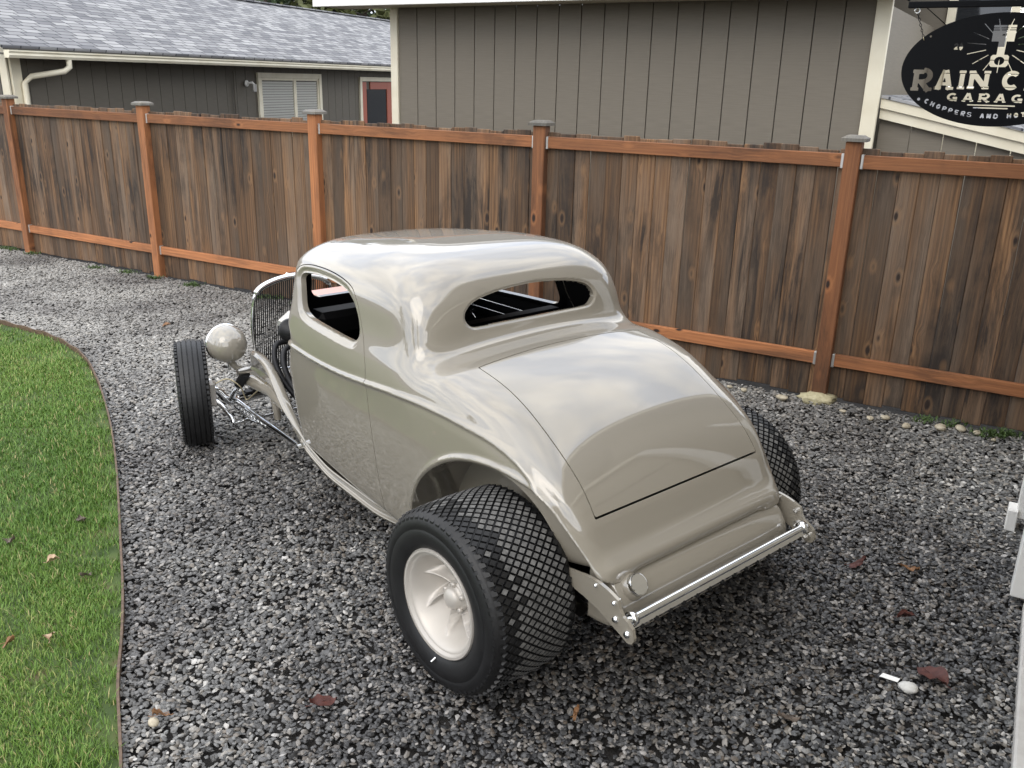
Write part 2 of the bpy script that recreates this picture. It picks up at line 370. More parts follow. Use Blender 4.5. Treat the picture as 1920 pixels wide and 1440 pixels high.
for i in range(9):
    ico = gn('GeometryNodeMeshIcoSphere', {'Radius': 0.5, 'Subdivisions': 1 if i % 2 else 2})
    p0 = gn('GeometryNodeInputPosition').outputs[0]
    pa = gn('ShaderNodeVectorMath', {0: p0, 1: (i * 3.7, i * 1.9, -i * 2.3)}, operation='ADD').outputs[0]
    vo = gn('ShaderNodeTexVoronoi', {'Vector': pa, 'Scale': 1.35}, feature='F1')
    nz = gn('ShaderNodeTexNoise', {'Vector': pa, 'Scale': 1.6, 'Detail': 1.0})
    s_ = gn('ShaderNodeMath', {0: gn('ShaderNodeMath', {0: vo.outputs['Distance'], 1: 0.95}, operation='MULTIPLY').outputs[0], 1: gn('ShaderNodeMath', {0: nz.outputs['Fac'], 1: 1.0}, operation='MULTIPLY').outputs[0]}, operation='ADD').outputs[0]
    sc = gn('ShaderNodeVectorMath', {0: p0, 'Scale': s_}, operation='SCALE').outputs[0]
    sq = gn('ShaderNodeVectorMath', {0: sc, 1: (1.15 + 0.25 * ((i * 7) % 5) / 4, 0.75 + 0.3 * ((i * 3) % 4) / 3, 0.30 + 0.16 * ((i * 5) % 3) / 2)}, operation='MULTIPLY').outputs[0]
    sp_ = gn('GeometryNodeSetPosition', {'Geometry': ico.outputs['Mesh'], 'Position': sq})
    sm = gn('GeometryNodeSetShadeSmooth', {'Geometry': sp_.outputs[0], 'Shade Smooth': False})
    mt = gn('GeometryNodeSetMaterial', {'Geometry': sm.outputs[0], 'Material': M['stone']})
    rocks.append(gn('GeometryNodeGeometryToInstance', {'Geometry': mt.outputs[0]}))
for r in reversed(rocks): ng.links.new(r.outputs[0], join.inputs[0])
outj = gn('GeometryNodeJoinGeometry')
for lay, (dn, zlo, zhi, slo, shi, seed) in enumerate([(0.85, -0.016, -0.004, 0.016, 0.029, 3), (1.15, -0.006, 0.007, 0.008, 0.022, 8)]):
    dens = gn('ShaderNodeMath', {0: grm(2.5, 9.0, 2600.0 * dn, 1250.0 * dn), 1: 1.0}, operation='MULTIPLY').outputs[0]
    dp = gn('GeometryNodeDistributePointsOnFaces', {'Mesh': gi.outputs[0], 'Density': dens, 'Seed': seed}, distribute_method='RANDOM')
    zr = gn('FunctionNodeRandomValue', {2: zlo, 3: zhi, 'Seed': seed + 1}, data_type='FLOAT').outputs[1]
    zv = gn('ShaderNodeCombineXYZ', {'Z': zr}).outputs[0]
    mv = gn('GeometryNodeSetPosition', {'Geometry': dp.outputs['Points'], 'Offset': zv})
    rt = gn('FunctionNodeRandomValue', {0: (-0.5, -0.5, 0.0), 1: (0.5, 0.5, 6.283), 'Seed': seed + 2}, data_type='FLOAT_VECTOR').outputs[0]
    sr = gn('FunctionNodeRandomValue', {2: slo, 3: shi, 'Seed': seed + 3}, data_type='FLOAT').outputs[1]
    s2 = gn('ShaderNodeMath', {0: sr, 1: grm(2.5, 9.0, 1.0, 1.45)}, operation='MULTIPLY').outputs[0]
    ii = gn('FunctionNodeRandomValue', {4: 0, 5: 8, 'Seed': seed + 4}, data_type='INT').outputs[2]
    ip = gn('GeometryNodeInstanceOnPoints', {'Points': mv.outputs[0], 'Instance': join.outputs[0], 'Pick Instance': True, 'Instance Index': ii, 'Rotation': rt, 'Scale': s2})
    ng.links.new(ip.outputs[0], outj.inputs[0])
ng.links.new(outj.outputs[0], go.inputs[0])
gm = gravel.modifiers.new('scatter', 'NODES'); gm.node_group = ng

# grass blades over the part of the lawn in view
def grass_blades(n):
    xs, ys = [], []
    P = np.array(lawn_poly)
    def inside(x, y):
        c = np.zeros(x.shape, bool); j = len(P) - 1
        for i in range(len(P)):
            c ^= ((P[i, 1] > y) != (P[j, 1] > y)) & (x < (P[j, 0] - P[i, 0]) * (y - P[i, 1]) / (P[j, 1] - P[i, 1] + 1e-12) + P[i, 0]); j = i
        return c
    k = n * 7
    x = RNG.uniform(-5.6, -0.9, k); y = RNG.uniform(1.7, 8.3, k)
    ok = inside(x, y) & (x > -0.72 * y + 0.1 - 0.25) & (RNG.random(k) < np.clip(3.4 / (y + 0.3), 0.3, 1))
    x, y = x[ok], y[ok]
    ed = np.full(x.shape, 9.0)
    for p in EDGE[::2]: ed = np.minimum(ed, np.hypot(x - p[0], y - p[1]))
    pat = 0.5 + 0.25 * np.sin(x * 7.3 + 2 * np.sin(y * 4.1)) + 0.25 * np.sin(y * 9.7 + 2.2 * np.sin(x * 6.3))
    keep_ = (RNG.random(x.shape) < np.clip(0.30 + 0.85 * pat, 0, 1)) & (RNG.random(x.shape) < np.clip((ed - 0.03) / 0.14 + 0.12 * pat, 0.05, 1))
    x, y = x[keep_][:n], y[keep_][:n]; m = len(x)
    thin = 0.5 + 0.5 * np.sin(x * 5.1 + 1.3 * np.sin(y * 3.3)) * np.sin(y * 4.2 + x * 1.7)
    h = (0.010 + 0.030 * RNG.random(m) ** 1.4) * (0.75 + 0.4 * thin); w = RNG.uniform(0.0010, 0.0021, m) * (1 + 0.10 * np.maximum(y - 3, 0))
    a = RNG.uniform(0, 2 * np.pi, m); lean = RNG.uniform(0.15, 1.1, m) * h
    ca, sa = np.cos(a), np.sin(a); b = a + np.pi / 2 + RNG.uniform(-0.5, 0.5, m); cb, sb = np.cos(b), np.sin(b)
    z0 = 0.012
    V = np.zeros((m, 5, 3))
    V[:, 0] = np.stack([x - w * cb, y - w * sb, np.full(m, z0)], 1); V[:, 1] = np.stack([x + w * cb, y + w * sb, np.full(m, z0)], 1)
    V[:, 2] = np.stack([x + lean * 0.35 * ca - w * 0.8 * cb, y + lean * 0.35 * sa - w * 0.8 * sb, z0 + h * 0.62], 1)
    V[:, 3] = np.stack([x + lean * 0.35 * ca + w * 0.8 * cb, y + lean * 0.35 * sa + w * 0.8 * sb, z0 + h * 0.62], 1)
    V[:, 4] = np.stack([x + lean * ca, y + lean * sa, z0 + h], 1)
    base = np.arange(m)[:, None] * 5
    quads = base + np.array([[0, 1, 3, 2]]); tris = base + np.array([[2, 3, 4]])
    me = bpy.data.meshes.new('grass'); me.vertices.add(m * 5); me.vertices.foreach_set('co', V.ravel().astype(np.float32))
    nl = m * 7; me.loops.add(nl); me.polygons.add(2 * m)
    li = np.concatenate([quads.ravel(), tris.ravel()]).astype(np.int32)
    me.loops.foreach_set('vertex_index', li)
    ls = np.concatenate([np.arange(m) * 4, m * 4 + np.arange(m) * 3]).astype(np.int32)
    me.polygons.foreach_set('loop_start', ls)
    at = me.attributes.new('tint', 'FLOAT', 'POINT')
    tint = np.clip(RNG.normal(0.45, 0.2, m) + 0.18 * np.sin(x * 2.1 + y) * np.sin(y * 1.7), 0, 0.92); tint[RNG.random(m) < 0.05] = 1.0
    at.data.foreach_set('value', np.repeat(tint, 5).astype(np.float32))
    me.update(calc_edges=True); me.validate()
    o = bpy.data.objects.new('grass', me); me.materials.append(M['grass']); link(o)
    return tag(o, 'short green grass blades growing on the lawn', 'grass', kind='stuff')
grass_blades(190000)

# lawn edging: thin bender board with stakes
def edging():
    mb = MB(); E = EDGE[EDGE[:, 1] > 1.2]; t = 0.010
    d = np.gradient(E, axis=0); d /= np.linalg.norm(d, axis=1)[:, None]; nn = np.stack([d[:, 1], -d[:, 0]], 1)
    v = []; f = []
    for i, (p, q) in enumerate(zip(E, nn)):
        top = 0.030 + 0.006 * math.sin(i * 1.3) + (0.02 if p[1] > 6 else 0)
        for s, z in ((0, -0.03), (0, top), (t, top), (t, -0.03)): v.append((p[0] + q[0] * s, p[1] + q[1] * s, z))
    for i in range(len(E) - 1):
        for k in range(4): f.append((i * 4 + k, i * 4 + (k + 1) % 4, i * 4 + 4 + (k + 1) % 4, i * 4 + 4 + k))
    mb.add(v, f)
    o = mb.build('lawn_edging', m_leaf('edging_wood', (0.075, 0.045, 0.028), (0.17, 0.11, 0.07)))
    return tag(o, 'thin brown bender board edging between lawn and gravel', 'edging')
edging()

# ------------------------------------------------------------------ fence
fence = empty('wooden_fence', FENCE_P0, FENCE_RZ)
tag(fence, 'weathered cedar privacy fence with orange stained posts and rails', 'fence')
BAY = 2.44; PW = 0.105
def board_mesh(name, w, h, seed):
    r = random.Random(seed); mb = MB()
    mb.box((0, 0, h / 2), (w, 0.017, h), bev=0.0045)
    me_o = mb.build(name, M['board'])
    me = me_o.data; bpy.data.objects.remove(me_o); return me
boards = [board_mesh('board', w, 1.80, i) for i, w in enumerate((0.126, 0.134, 0.139, 0.142, 0.136, 0.13))]
post_me = None
def fence_post(s):
    global post_me
    mb = MB(); mb.box((0, PW / 2, 0.91), (PW, PW, 1.90), bev=0.006)
    if post_me is None: o = mb.build('post', M['post'], fence); post_me = o.data
    else: o = link(bpy.data.objects.new('post', post_me), fence)
    o.location = (s, 0, 0)
    return o
cap_me = None
rb = random.Random(5)
for k in range(-2, 8):
    s = k * BAY + PW / 2
    p = fence_post(s)
    if cap_me is None:
        mb = MB(); c = 0.082; z = 1.862
        v = [(-c, -c, z), (c, -c, z), (c, c, z), (-c, c, z), (-c, -c, z + .022), (c, -c, z + .022), (c, c, z + .022), (-c, c, z + .022), (-c * .62, -c * .62, z + .040), (c * .62, -c * .62, z + .040), (c * .62, c * .62, z + .040), (-c * .62, c * .62, z + .040)]
        mb.add([(a, b + PW / 2, e) for a, b, e in v], [(0, 3, 2, 1), (0, 1, 5, 4), (1, 2, 6, 5), (2, 3, 7, 6), (3, 0, 4, 7), (4, 5, 9, 8), (5, 6, 10, 9), (6, 7, 11, 10), (7, 4, 8, 11), (8, 9, 10, 11)])
        cp = mb.build('post_cap', M['cap'], p); cap_me = cp.data
    else:
        link(bpy.data.objects.new('post_cap', cap_me), p)
    if k == 7: break
    L_ = BAY - PW
    for z0, z1 in ((1.683, 1.775), (0.262, 0.352)):
        mb = MB(); mb.box((0, 0, 0), (L_ - 0.004, 0.040, z1 - z0), bev=0.004)
        r_ = mb.build('rail', M['rail'], fence); r_.location = (s + BAY / 2, 0.052, (z0 + z1) / 2 + rb.uniform(-.004, .004))
        for e in (-1, 1):                                # galvanised rail brackets
            mb = MB(); mb.box((0, 0, 0), (0.020, 0.046, 0.098), bev=0.003)
            b_ = mb.build('rail_bracket', M['galv'], fence); b_.location = (s + BAY / 2 + e * (L_ / 2 - 0.012), 0.050, (z0 + z1) / 2)
    x = s + PW / 2 - 0.02; i = 0
    end = s + BAY - PW / 2 + 0.02
    while x < end - 0.03:
        me = rb.choice(boards); w = max(v.co.x for v in me.vertices) * 2
        o = link(bpy.data.objects.new('board', me), fence)
        o.location = (x + w / 2, 0.0835 + rb.uniform(0, 0.006), rb.uniform(-0.004, 0.022)); o.rotation_euler = (rb.uniform(-.004, .004), rb.uniform(-.002, .002), rb.uniform(-.015, .015))
        x += w + rb.uniform(0.0002, 0.0016)

# ------------------------------------------------------------------ houses
def siding_strips(parent, mat, s0, s1, z0, z1, dep, pitch, gap=0.010, top=None, name='siding_board'):
    """vertical board siding: one child per board, shared mesh for full-height ones"""
    n = int(round((s1 - s0) / pitch)); pitch = (s1 - s0) / n; cache = {}
    for i in range(n):
        c = s0 + (i + 0.5) * pitch
        if top is None:
            if 0 not in cache:
                mb = MB(); mb.box((0, 0, (z0 + z1) / 2), (pitch - gap, 0.022, z1 - z0), bev=0.003); o = mb.build(name, mat, parent); cache[0] = o.data
            else: o = link(bpy.data.objects.new(name, cache[0]), parent)
            o.location = (c, dep, 0)
        else:
            a, b = top(c - pitch / 2 + gap / 2), top(c + pitch / 2 - gap / 2)
            if max(a, b) <= z0 + 0.02: continue
            mb = MB(); mb.prism([(-pitch / 2 + gap / 2, z0), (pitch / 2 - gap / 2, z0), (pitch / 2 - gap / 2, max(b, z0 + .01)), (-pitch / 2 + gap / 2, max(a, z0 + .01))], -0.011, 0.011)
            o = mb.build(name, mat, parent); o.location = (c, dep, 0)
def bx(name, mat, parent, c, d, bev=0.004):
    mb = MB(); mb.box((0, 0, 0), d, bev=bev); o = mb.build(name, mat, parent); o.location = c; return o

# taller house straight behind the fence (wall parallel to it)
DB = 3.55
hb = empty('taupe_house', at_fence(0, DB), FENCE_RZ); tag(hb, 'taupe house with vertical groove siding and cream corner boards behind the fence', 'house')
def s_on(px, dep, z=2.2):
    """distance along the fence direction at which a column of the photograph crosses a wall parallel to it"""
    d = _fwd + _r2 * ((px - 960) / F_PX) - _u2 * ((150 + (px - 960) * 0.0236 - 720) / F_PX)
    o = FENCE_P0 + FN * dep
    t = o.dot(FN) / d.dot(FN)
    return (d * t - Vector((o.x, o.y, 0))).dot(FU)
SB0, SB1 = s_on(746, DB), s_on(1622, DB)
bx('wall', M['groove'], hb, ((SB0 + SB1) / 2, 0.14, 1.53), (SB1 - SB0, 0.20, 3.05), 0)
siding_strips(hb, M['taupe'], SB0 + 0.02, SB1, 0.02, 3.07, 0.02, 0.305)
bx('corner_board', M['trim'], hb, (SB0 - 0.045, 0.02, 1.53), (0.115, 0.075, 3.06)); bx('corner_board', M['trim'], hb, (SB1 + 0.075, 0.02, 1.53), (0.150, 0.075, 3.06))
bx('side_wall', M['taupe'], hb, (SB0 + 0.05, 4.0, 1.52), (0.18, 7.6, 3.05)); bx('side_wall', M['taupe'], hb, (SB1 - 0.06, 4.0, 1.52), (0.18, 7.6, 3.05))
bx('soffit', M['trim'], hb, ((SB0 + SB1) / 2 - 0.28, -0.24, 3.085), (SB1 - SB0 + 1.3, 0.62, 0.03)); bx('fascia', M['white'], hb, ((SB0 + SB1) / 2 - 0.28, -0.565, 3.14), (SB1 - SB0 + 1.3, 0.03, 0.17))
mb = MB(); rl = SB1 - SB0 + 1.0; mb.prism([(-0.62, 3.22), (4.0, 5.0), (8.6, 3.22), (8.6, 3.28), (4.0, 5.08), (-0.62, 3.28)], -rl / 2, rl / 2, 'yz'); ob = mb.build('roof', M['shingle'], hb); ob.location = ((SB0 + SB1) / 2 - 0.28, 0, 0)
# lower wing on the right, its rake falling to the right
WS0 = SB1 + 0.16; WS1 = WS0 + 4.4
def rake(s): return 2.115 - 0.205 * (s - WS0) / 1.0 * 1.0
bx('wing_wall', M['groove'], hb, ((WS0 + WS1) / 2, 0.30, 0.70), (WS1 - WS0, 0.10, 1.40), 0)
siding_strips(hb, M['taupe'], WS0, WS1, 0.02, 2.2, 0.20, 0.305, top=lambda s: rake(s) - 0.17)
for nm, a, b, y, mt in (('rake_board', -0.095, 0.0, 0.10, 'trim'), ('rake_board', -0.20, -0.100, 0.135, 'trim')):
    mb = MB(); mb.prism([(WS0, rake(WS0) + a), (WS1, rake(WS1) + a), (WS1, rake(WS1) + b), (WS0, rake(WS0) + b)], y - 0.02, y + 0.02); mb.build(nm, M[mt], hb)
mb = MB(); mb.prism([(WS0, rake(WS0) + 0.004), (WS1, rake(WS1) + 0.004), (WS1, rake(WS1) + 0.03), (WS0, rake(WS0) + 0.03)], 0.06, 3.4); mb.build('wing_roof', M['shingle'], hb)

# house further back seen beside and through the sign
DC = 8.2
hc = empty('grey_house', at_fence(0, DC), FENCE_RZ); tag(hc, 'grey house with dark window and cream posts glimpsed behind the hanging sign', 'house')
C0, C1 = s_on(1600, DC), s_on(1752, DC); C2 = s_on(1868, DC); C3 = s_on(1884, DC)
siding_strips(hc, M['taupe'], C0, C1, 0.0, 4.4, 0.0, 0.40, gap=0.004)
bx('corner_trim', M['trim'], hc, (C1 + 0.06, -0.01, 2.2), (0.11, 0.10, 4.4)); bx('window_pane', M['glass'], hc, ((C1 + C2) / 2 + 0.05, 0.06, 3.35), (C2 - C1 - 0.12, 0.03, 1.9), 0)
bx('post', M['trim'], hc, ((C2 + C3) / 2, -0.01, 2.2), (C3 - C2, 0.12, 4.4))
mb = MB()
for k in range(10): bx('door_panel', M['trim'], hc, ((C1 + C2) / 2 + 1.6, -0.09, 1.10 + k * 0.178), (C2 - C1 + 3.0, 0.05, 0.170), 0.006)

# low house on the left with the long shingle roof
AO = Vector((-7.05, 12.83, 0)); AU = Vector((0.35, 0.937, 0)).normalized(); AM = Vector((-AU.y, AU.x, 0)); ZE = 2.43
ha = empty('brown_house', AO, math.atan2(AU.y, AU.x)); tag(ha, 'low brown house with grey shingle roof and cream gutter at the far left', 'house')
LA = 22.0; WO = 0.36        # local x along the eave, local y away from the drive
bx('wall', M['groove'], ha, (LA / 2, WO + 0.12, 1.25), (LA - 0.7, 0.12, 2.5), 0)
siding_strips(ha, M['taupe_dark'], 0.40, LA - 0.4, 0.0, 2.42, WO + 0.03, 0.30, gap=0.008)
gslope = 0.38; GD = 3.75
mb = MB(); mb.prism([(WO + 0.02, 0), (2 * GD, 0), (2 * GD, ZE + 0.05), (GD + .2, ZE + gslope * (GD - .1)), (WO + 0.02, ZE + 0.05)], 0.36, 0.44, 'yz'); mb.build('gable_wall', M['taupe_dark'], ha)
bx('corner_board', M['trim'], ha, (0.46, WO - 0.01, 1.25), (0.17, 0.05, 2.5)); bx('corner_board', M['trim'], ha, (0.345, WO + 0.07, 1.25), (0.03, 0.14, 2.5))
mb = MB(); mb.add([(-0.02, -0.02, 0), (LA, -0.02, 0), (LA, GD * 1.0698, 0), (-0.02, GD * 1.0698, 0), (-0.02, -0.02, 0.035), (LA, -0.02, 0.035), (LA, GD * 1.0698, 0.035), (-0.02, GD * 1.0698, 0.035)], [(0, 3, 2, 1), (4, 5, 6, 7), (0, 1, 5, 4), (1, 2, 6, 5), (2, 3, 7, 6), (3, 0, 4, 7)])
rf = mb.build('roof', M['shingle'], ha); rf.location = (0, 0, ZE + 0.045); rf.rotation_euler = (math.atan(gslope), 0, 0)
mb = MB(); mb.add([(-0.02, 0, 0), (LA, 0, 0), (LA, GD, -GD * gslope), (-0.02, GD, -GD * gslope)], [(0, 1, 2, 3)]); r2 = mb.build('roof', M['shingle'], ha); r2.location = (0, GD, ZE + 0.045 + GD * gslope)
bx('ridge_cap', M['shingle'], ha, (LA / 2, GD, ZE + 0.085 + GD * gslope), (LA, 0.26, 0.03))
mb = MB(); prof = [(-0.005, 0.015), (-0.115, 0.015), (-0.115, -0.005), (-0.095, -0.022), (-0.105, -0.052), (-0.085, -0.088), (-0.005, -0.088)]
mb.prism(prof, 0, LA, 'yz'); gut = mb.build('gutter', M['trim'], ha); gut.location = (0, -0.01, ZE)
bx('drip_edge', M['groove'], ha, (LA / 2, -0.035, ZE + 0.030), (LA, 0.05, 0.018), 0)
bx('soffit', M['taupe_dark'], ha, (LA / 2, WO / 2, ZE - 0.03), (LA - 0.1, WO, 0.02), 0)
mb = MB(); ds = [(1.05, -0.06, ZE - 0.09), (1.05, -0.06, ZE - 0.19), (0.98, -0.03, ZE - 0.25), (0.62, WO - 0.12, ZE - 0.33), (0.53, WO - 0.08, ZE - 0.42), (0.53, WO - 0.08, 0.05)]
mb.tube(ds, 0.042, 10); mb.build('downspout', M['trim'], ha)
def t_on(px):
    d = _fwd + _r2 * ((px - 960) / F_PX) - _u2 * ((140 - 720) / F_PX); k = d.x / d.y
    w = AO + AM * (WO + 0.0); return (k * w.y - w.x) / (AU.x - k * AU.y)
def opening(name, t0, t1, z0, z1, kind):
    o = empty(name, (0, 0, 0), 0, ha); fw_ = 0.10
    y = WO - 0.005
    for a, b, c, d in ((t0 - fw_, t0, z0 - fw_, z1 + fw_), (t1, t1 + fw_, z0 - fw_, z1 + fw_), (t0, t1, z1, z1 + fw_), (t0, t1, z0 - fw_, z0)):
        bx('frame', M['trim'], o, ((a + b) / 2, y, (c + d) / 2), (b - a - 0.002, 0.05, d - c - 0.002))
    return o, y
w_, y_ = opening('window', t_on(487), t_on(596), 1.05, 2.14, 'w'); t0, t1 = t_on(487), t_on(596); tm = t0 + (t1 - t0) * 0.57
for a, b in ((t0, tm), (tm, t1)):
    for c, d, e, g in ((a, a + .05, 1.05, 2.14), (b - .05, b, 1.05, 2.14), (a + .05, b - .05, 2.09, 2.14), (a + .05, b - .05, 1.05, 1.10)):
        bx('sash', M['trim'], w_, ((c + d) / 2, y_ + 0.012, (e + g) / 2), (d - c - .002, 0.03, g - e - .002))
    n = 19
    for k in range(n):
        sl = bx('blind_slat', M['blind'], w_, ((a + b) / 2, y_ + 0.018, 1.12 + k * 0.0515), (b - a - 0.12, 0.003, 0.047), 0); sl.rotation_euler = (0.35, 0, 0)
d_, y_ = opening('door', t_on(677), t_on(745), 0.05, 2.10, 'd'); t0, t1 = t_on(677), t_on(745)
bx('door_leaf', M['red_door'], d_, (t0 + 0.11, y_ + .012, 1.07), (0.22, 0.04, 2.03)); bx('door_leaf', M['red_door'], d_, (t1 - 0.3, y_ + .012, 1.07), (0.60, 0.04, 2.03)); bx('door_leaf', M['red_door'], d_, ((t0 + t1) / 2, y_ + .0125, 2.0), (t1 - t0 - .82, 0.038, 0.17))
bx('glass', M['glass'], d_, ((t0 + t1) / 2 - 0.1, y_ + 0.022, 1.0), (t1 - t0 - 0.75, 0.02, 1.84), 0)
tl = t_on(459); lamp = empty('wall_lamp', (tl, WO - 0.02, 2.03), 0, ha)
mb = MB(); mb.lathe([(0, 0.0), (0.06, 0.0), (0.06, -0.02), (0.0, -0.03)], 16); mb.build('lamp_base', M['white'], lamp)
mb = MB(); mb.tube([(0, -0.02, 0), (0.02, -0.13, 0.02), (0.03, -0.16, -0.02)], 0.022, 8); mb.build('lamp_arm', M['white'], lamp)
mb = MB(); mb.tube([(0.03, -0.16, -0.01), (0.03, -0.16, -0.05), (0.03, -0.16, -0.15)], [0.05, 0.045, 0.04], 12); mb.build('lamp_shade', M['galv'], lamp)
tc = t_on(436); mb = MB(); mb.tube([(tc, WO - 0.02, 2.25), (tc, WO - 0.02, 0.2)], 0.016, 8); mb.build('conduit', M['taupe_dark'], ha)

# ------------------------------------------------------------------ the garage beside the camera, seen edge-on and mirrored in the paint
GU, GN_ = FN.copy(), -FU.copy()           # along the wall, out of the wall (towards the drive)
gar = empty('garage', GN_ * -0.31, math.atan2(GU.y, GU.x)); tag(gar, 'taupe garage gable wall with cream door casing at the right edge', 'garage')
# local x along the wall (away from the camera), local y to the left of that = out over the drive
G0, G1, GE, GP = 0.75, 6.9, 2.62, 3.85; GC = (G0 + G1) / 2
def gtop(s): return GP - (GP - GE) * abs(s - GC) / (GC - G0)
bx('wall', M['groove'], gar, (GC, -0.10, 1.25), (G1 - G0, 0.12, 2.5), 0)
siding_strips(gar, M['taupe'], G0, 1.28, 0.06, 4, 0.0, 0.26, top=gtop); siding_strips(gar, M['taupe'], 4.30, G1, 0.06, 4, 0.0, 0.26, top=gtop)
siding_strips(gar, M['taupe'], 1.28, 4.30, 2.28, 4, 0.0, 0.3, top=gtop)
mb = MB(); mb.prism([(G0, 2.5), (G1, 2.5), (GC, GP)], -0.16, -0.04); mb.build('gable', M['groove'], gar)
for k in range(4): bx('door_panel', M['tan'], gar, (2.79, -0.03, 0.30 + k * 0.545), (2.84, 0.04, 0.53), 0.008)
bx('casing', M['white'], gar, (4.235, 0.045, 1.16), (0.12, 0.075, 2.24)); bx('casing', M['trim'], gar, (1.34, 0.045, 1.16), (0.12, 0.075, 2.24)); bx('casing', M['trim'], gar, (2.79, 0.045, 2.26), (2.76, 0.07, 0.13))
bx('casing', M['white'], gar, (5.05, 0.07, 1.12), (0.10, 0.05, 2.1)); bx('flashing', M['white'], gar, (5.03, 0.11, 0.06), (0.12, 0.05, 0.12))
bx('casing', M['white'], gar, (5.95, 0.06, 1.12), (0.10, 0.05, 2.1)); bx('side_door', M['white'], gar, (5.5, 0.025, 1.07), (0.78, 0.04, 2.0))
bx('door_sill', M['concrete'], gar, (2.6, -0.055, 0.0), (3.1, 0.16, 0.10), 0.008); bx('footing', M['concrete'], gar, (5.6, -0.03, 0.0), (2.6, 0.10, 0.10), 0.006)
for sg in (-1, 1):
    a, b = (G0 - 0.35, GC) if sg < 0 else (GC, G1 + 0.35)
    sl = (GP - GE) / (GC - G0)
    zf = lambda s: GP + 0.03 - sl * abs(s - GC)
    mb = MB(); mb.prism([(a, zf(a)), (b, zf(b)), (b, zf(b) + 0.05), (a, zf(a) + 0.05)], -6.5, 0.34); mb.build('roof', M['shingle'], gar)
    mb = MB(); mb.prism([(a, zf(a) - 0.14), (b, zf(b) - 0.14), (b, zf(b) - 0.002), (a, zf(a) - 0.002)], 0.30, 0.335); mb.build('barge_board', M['trim'], gar)

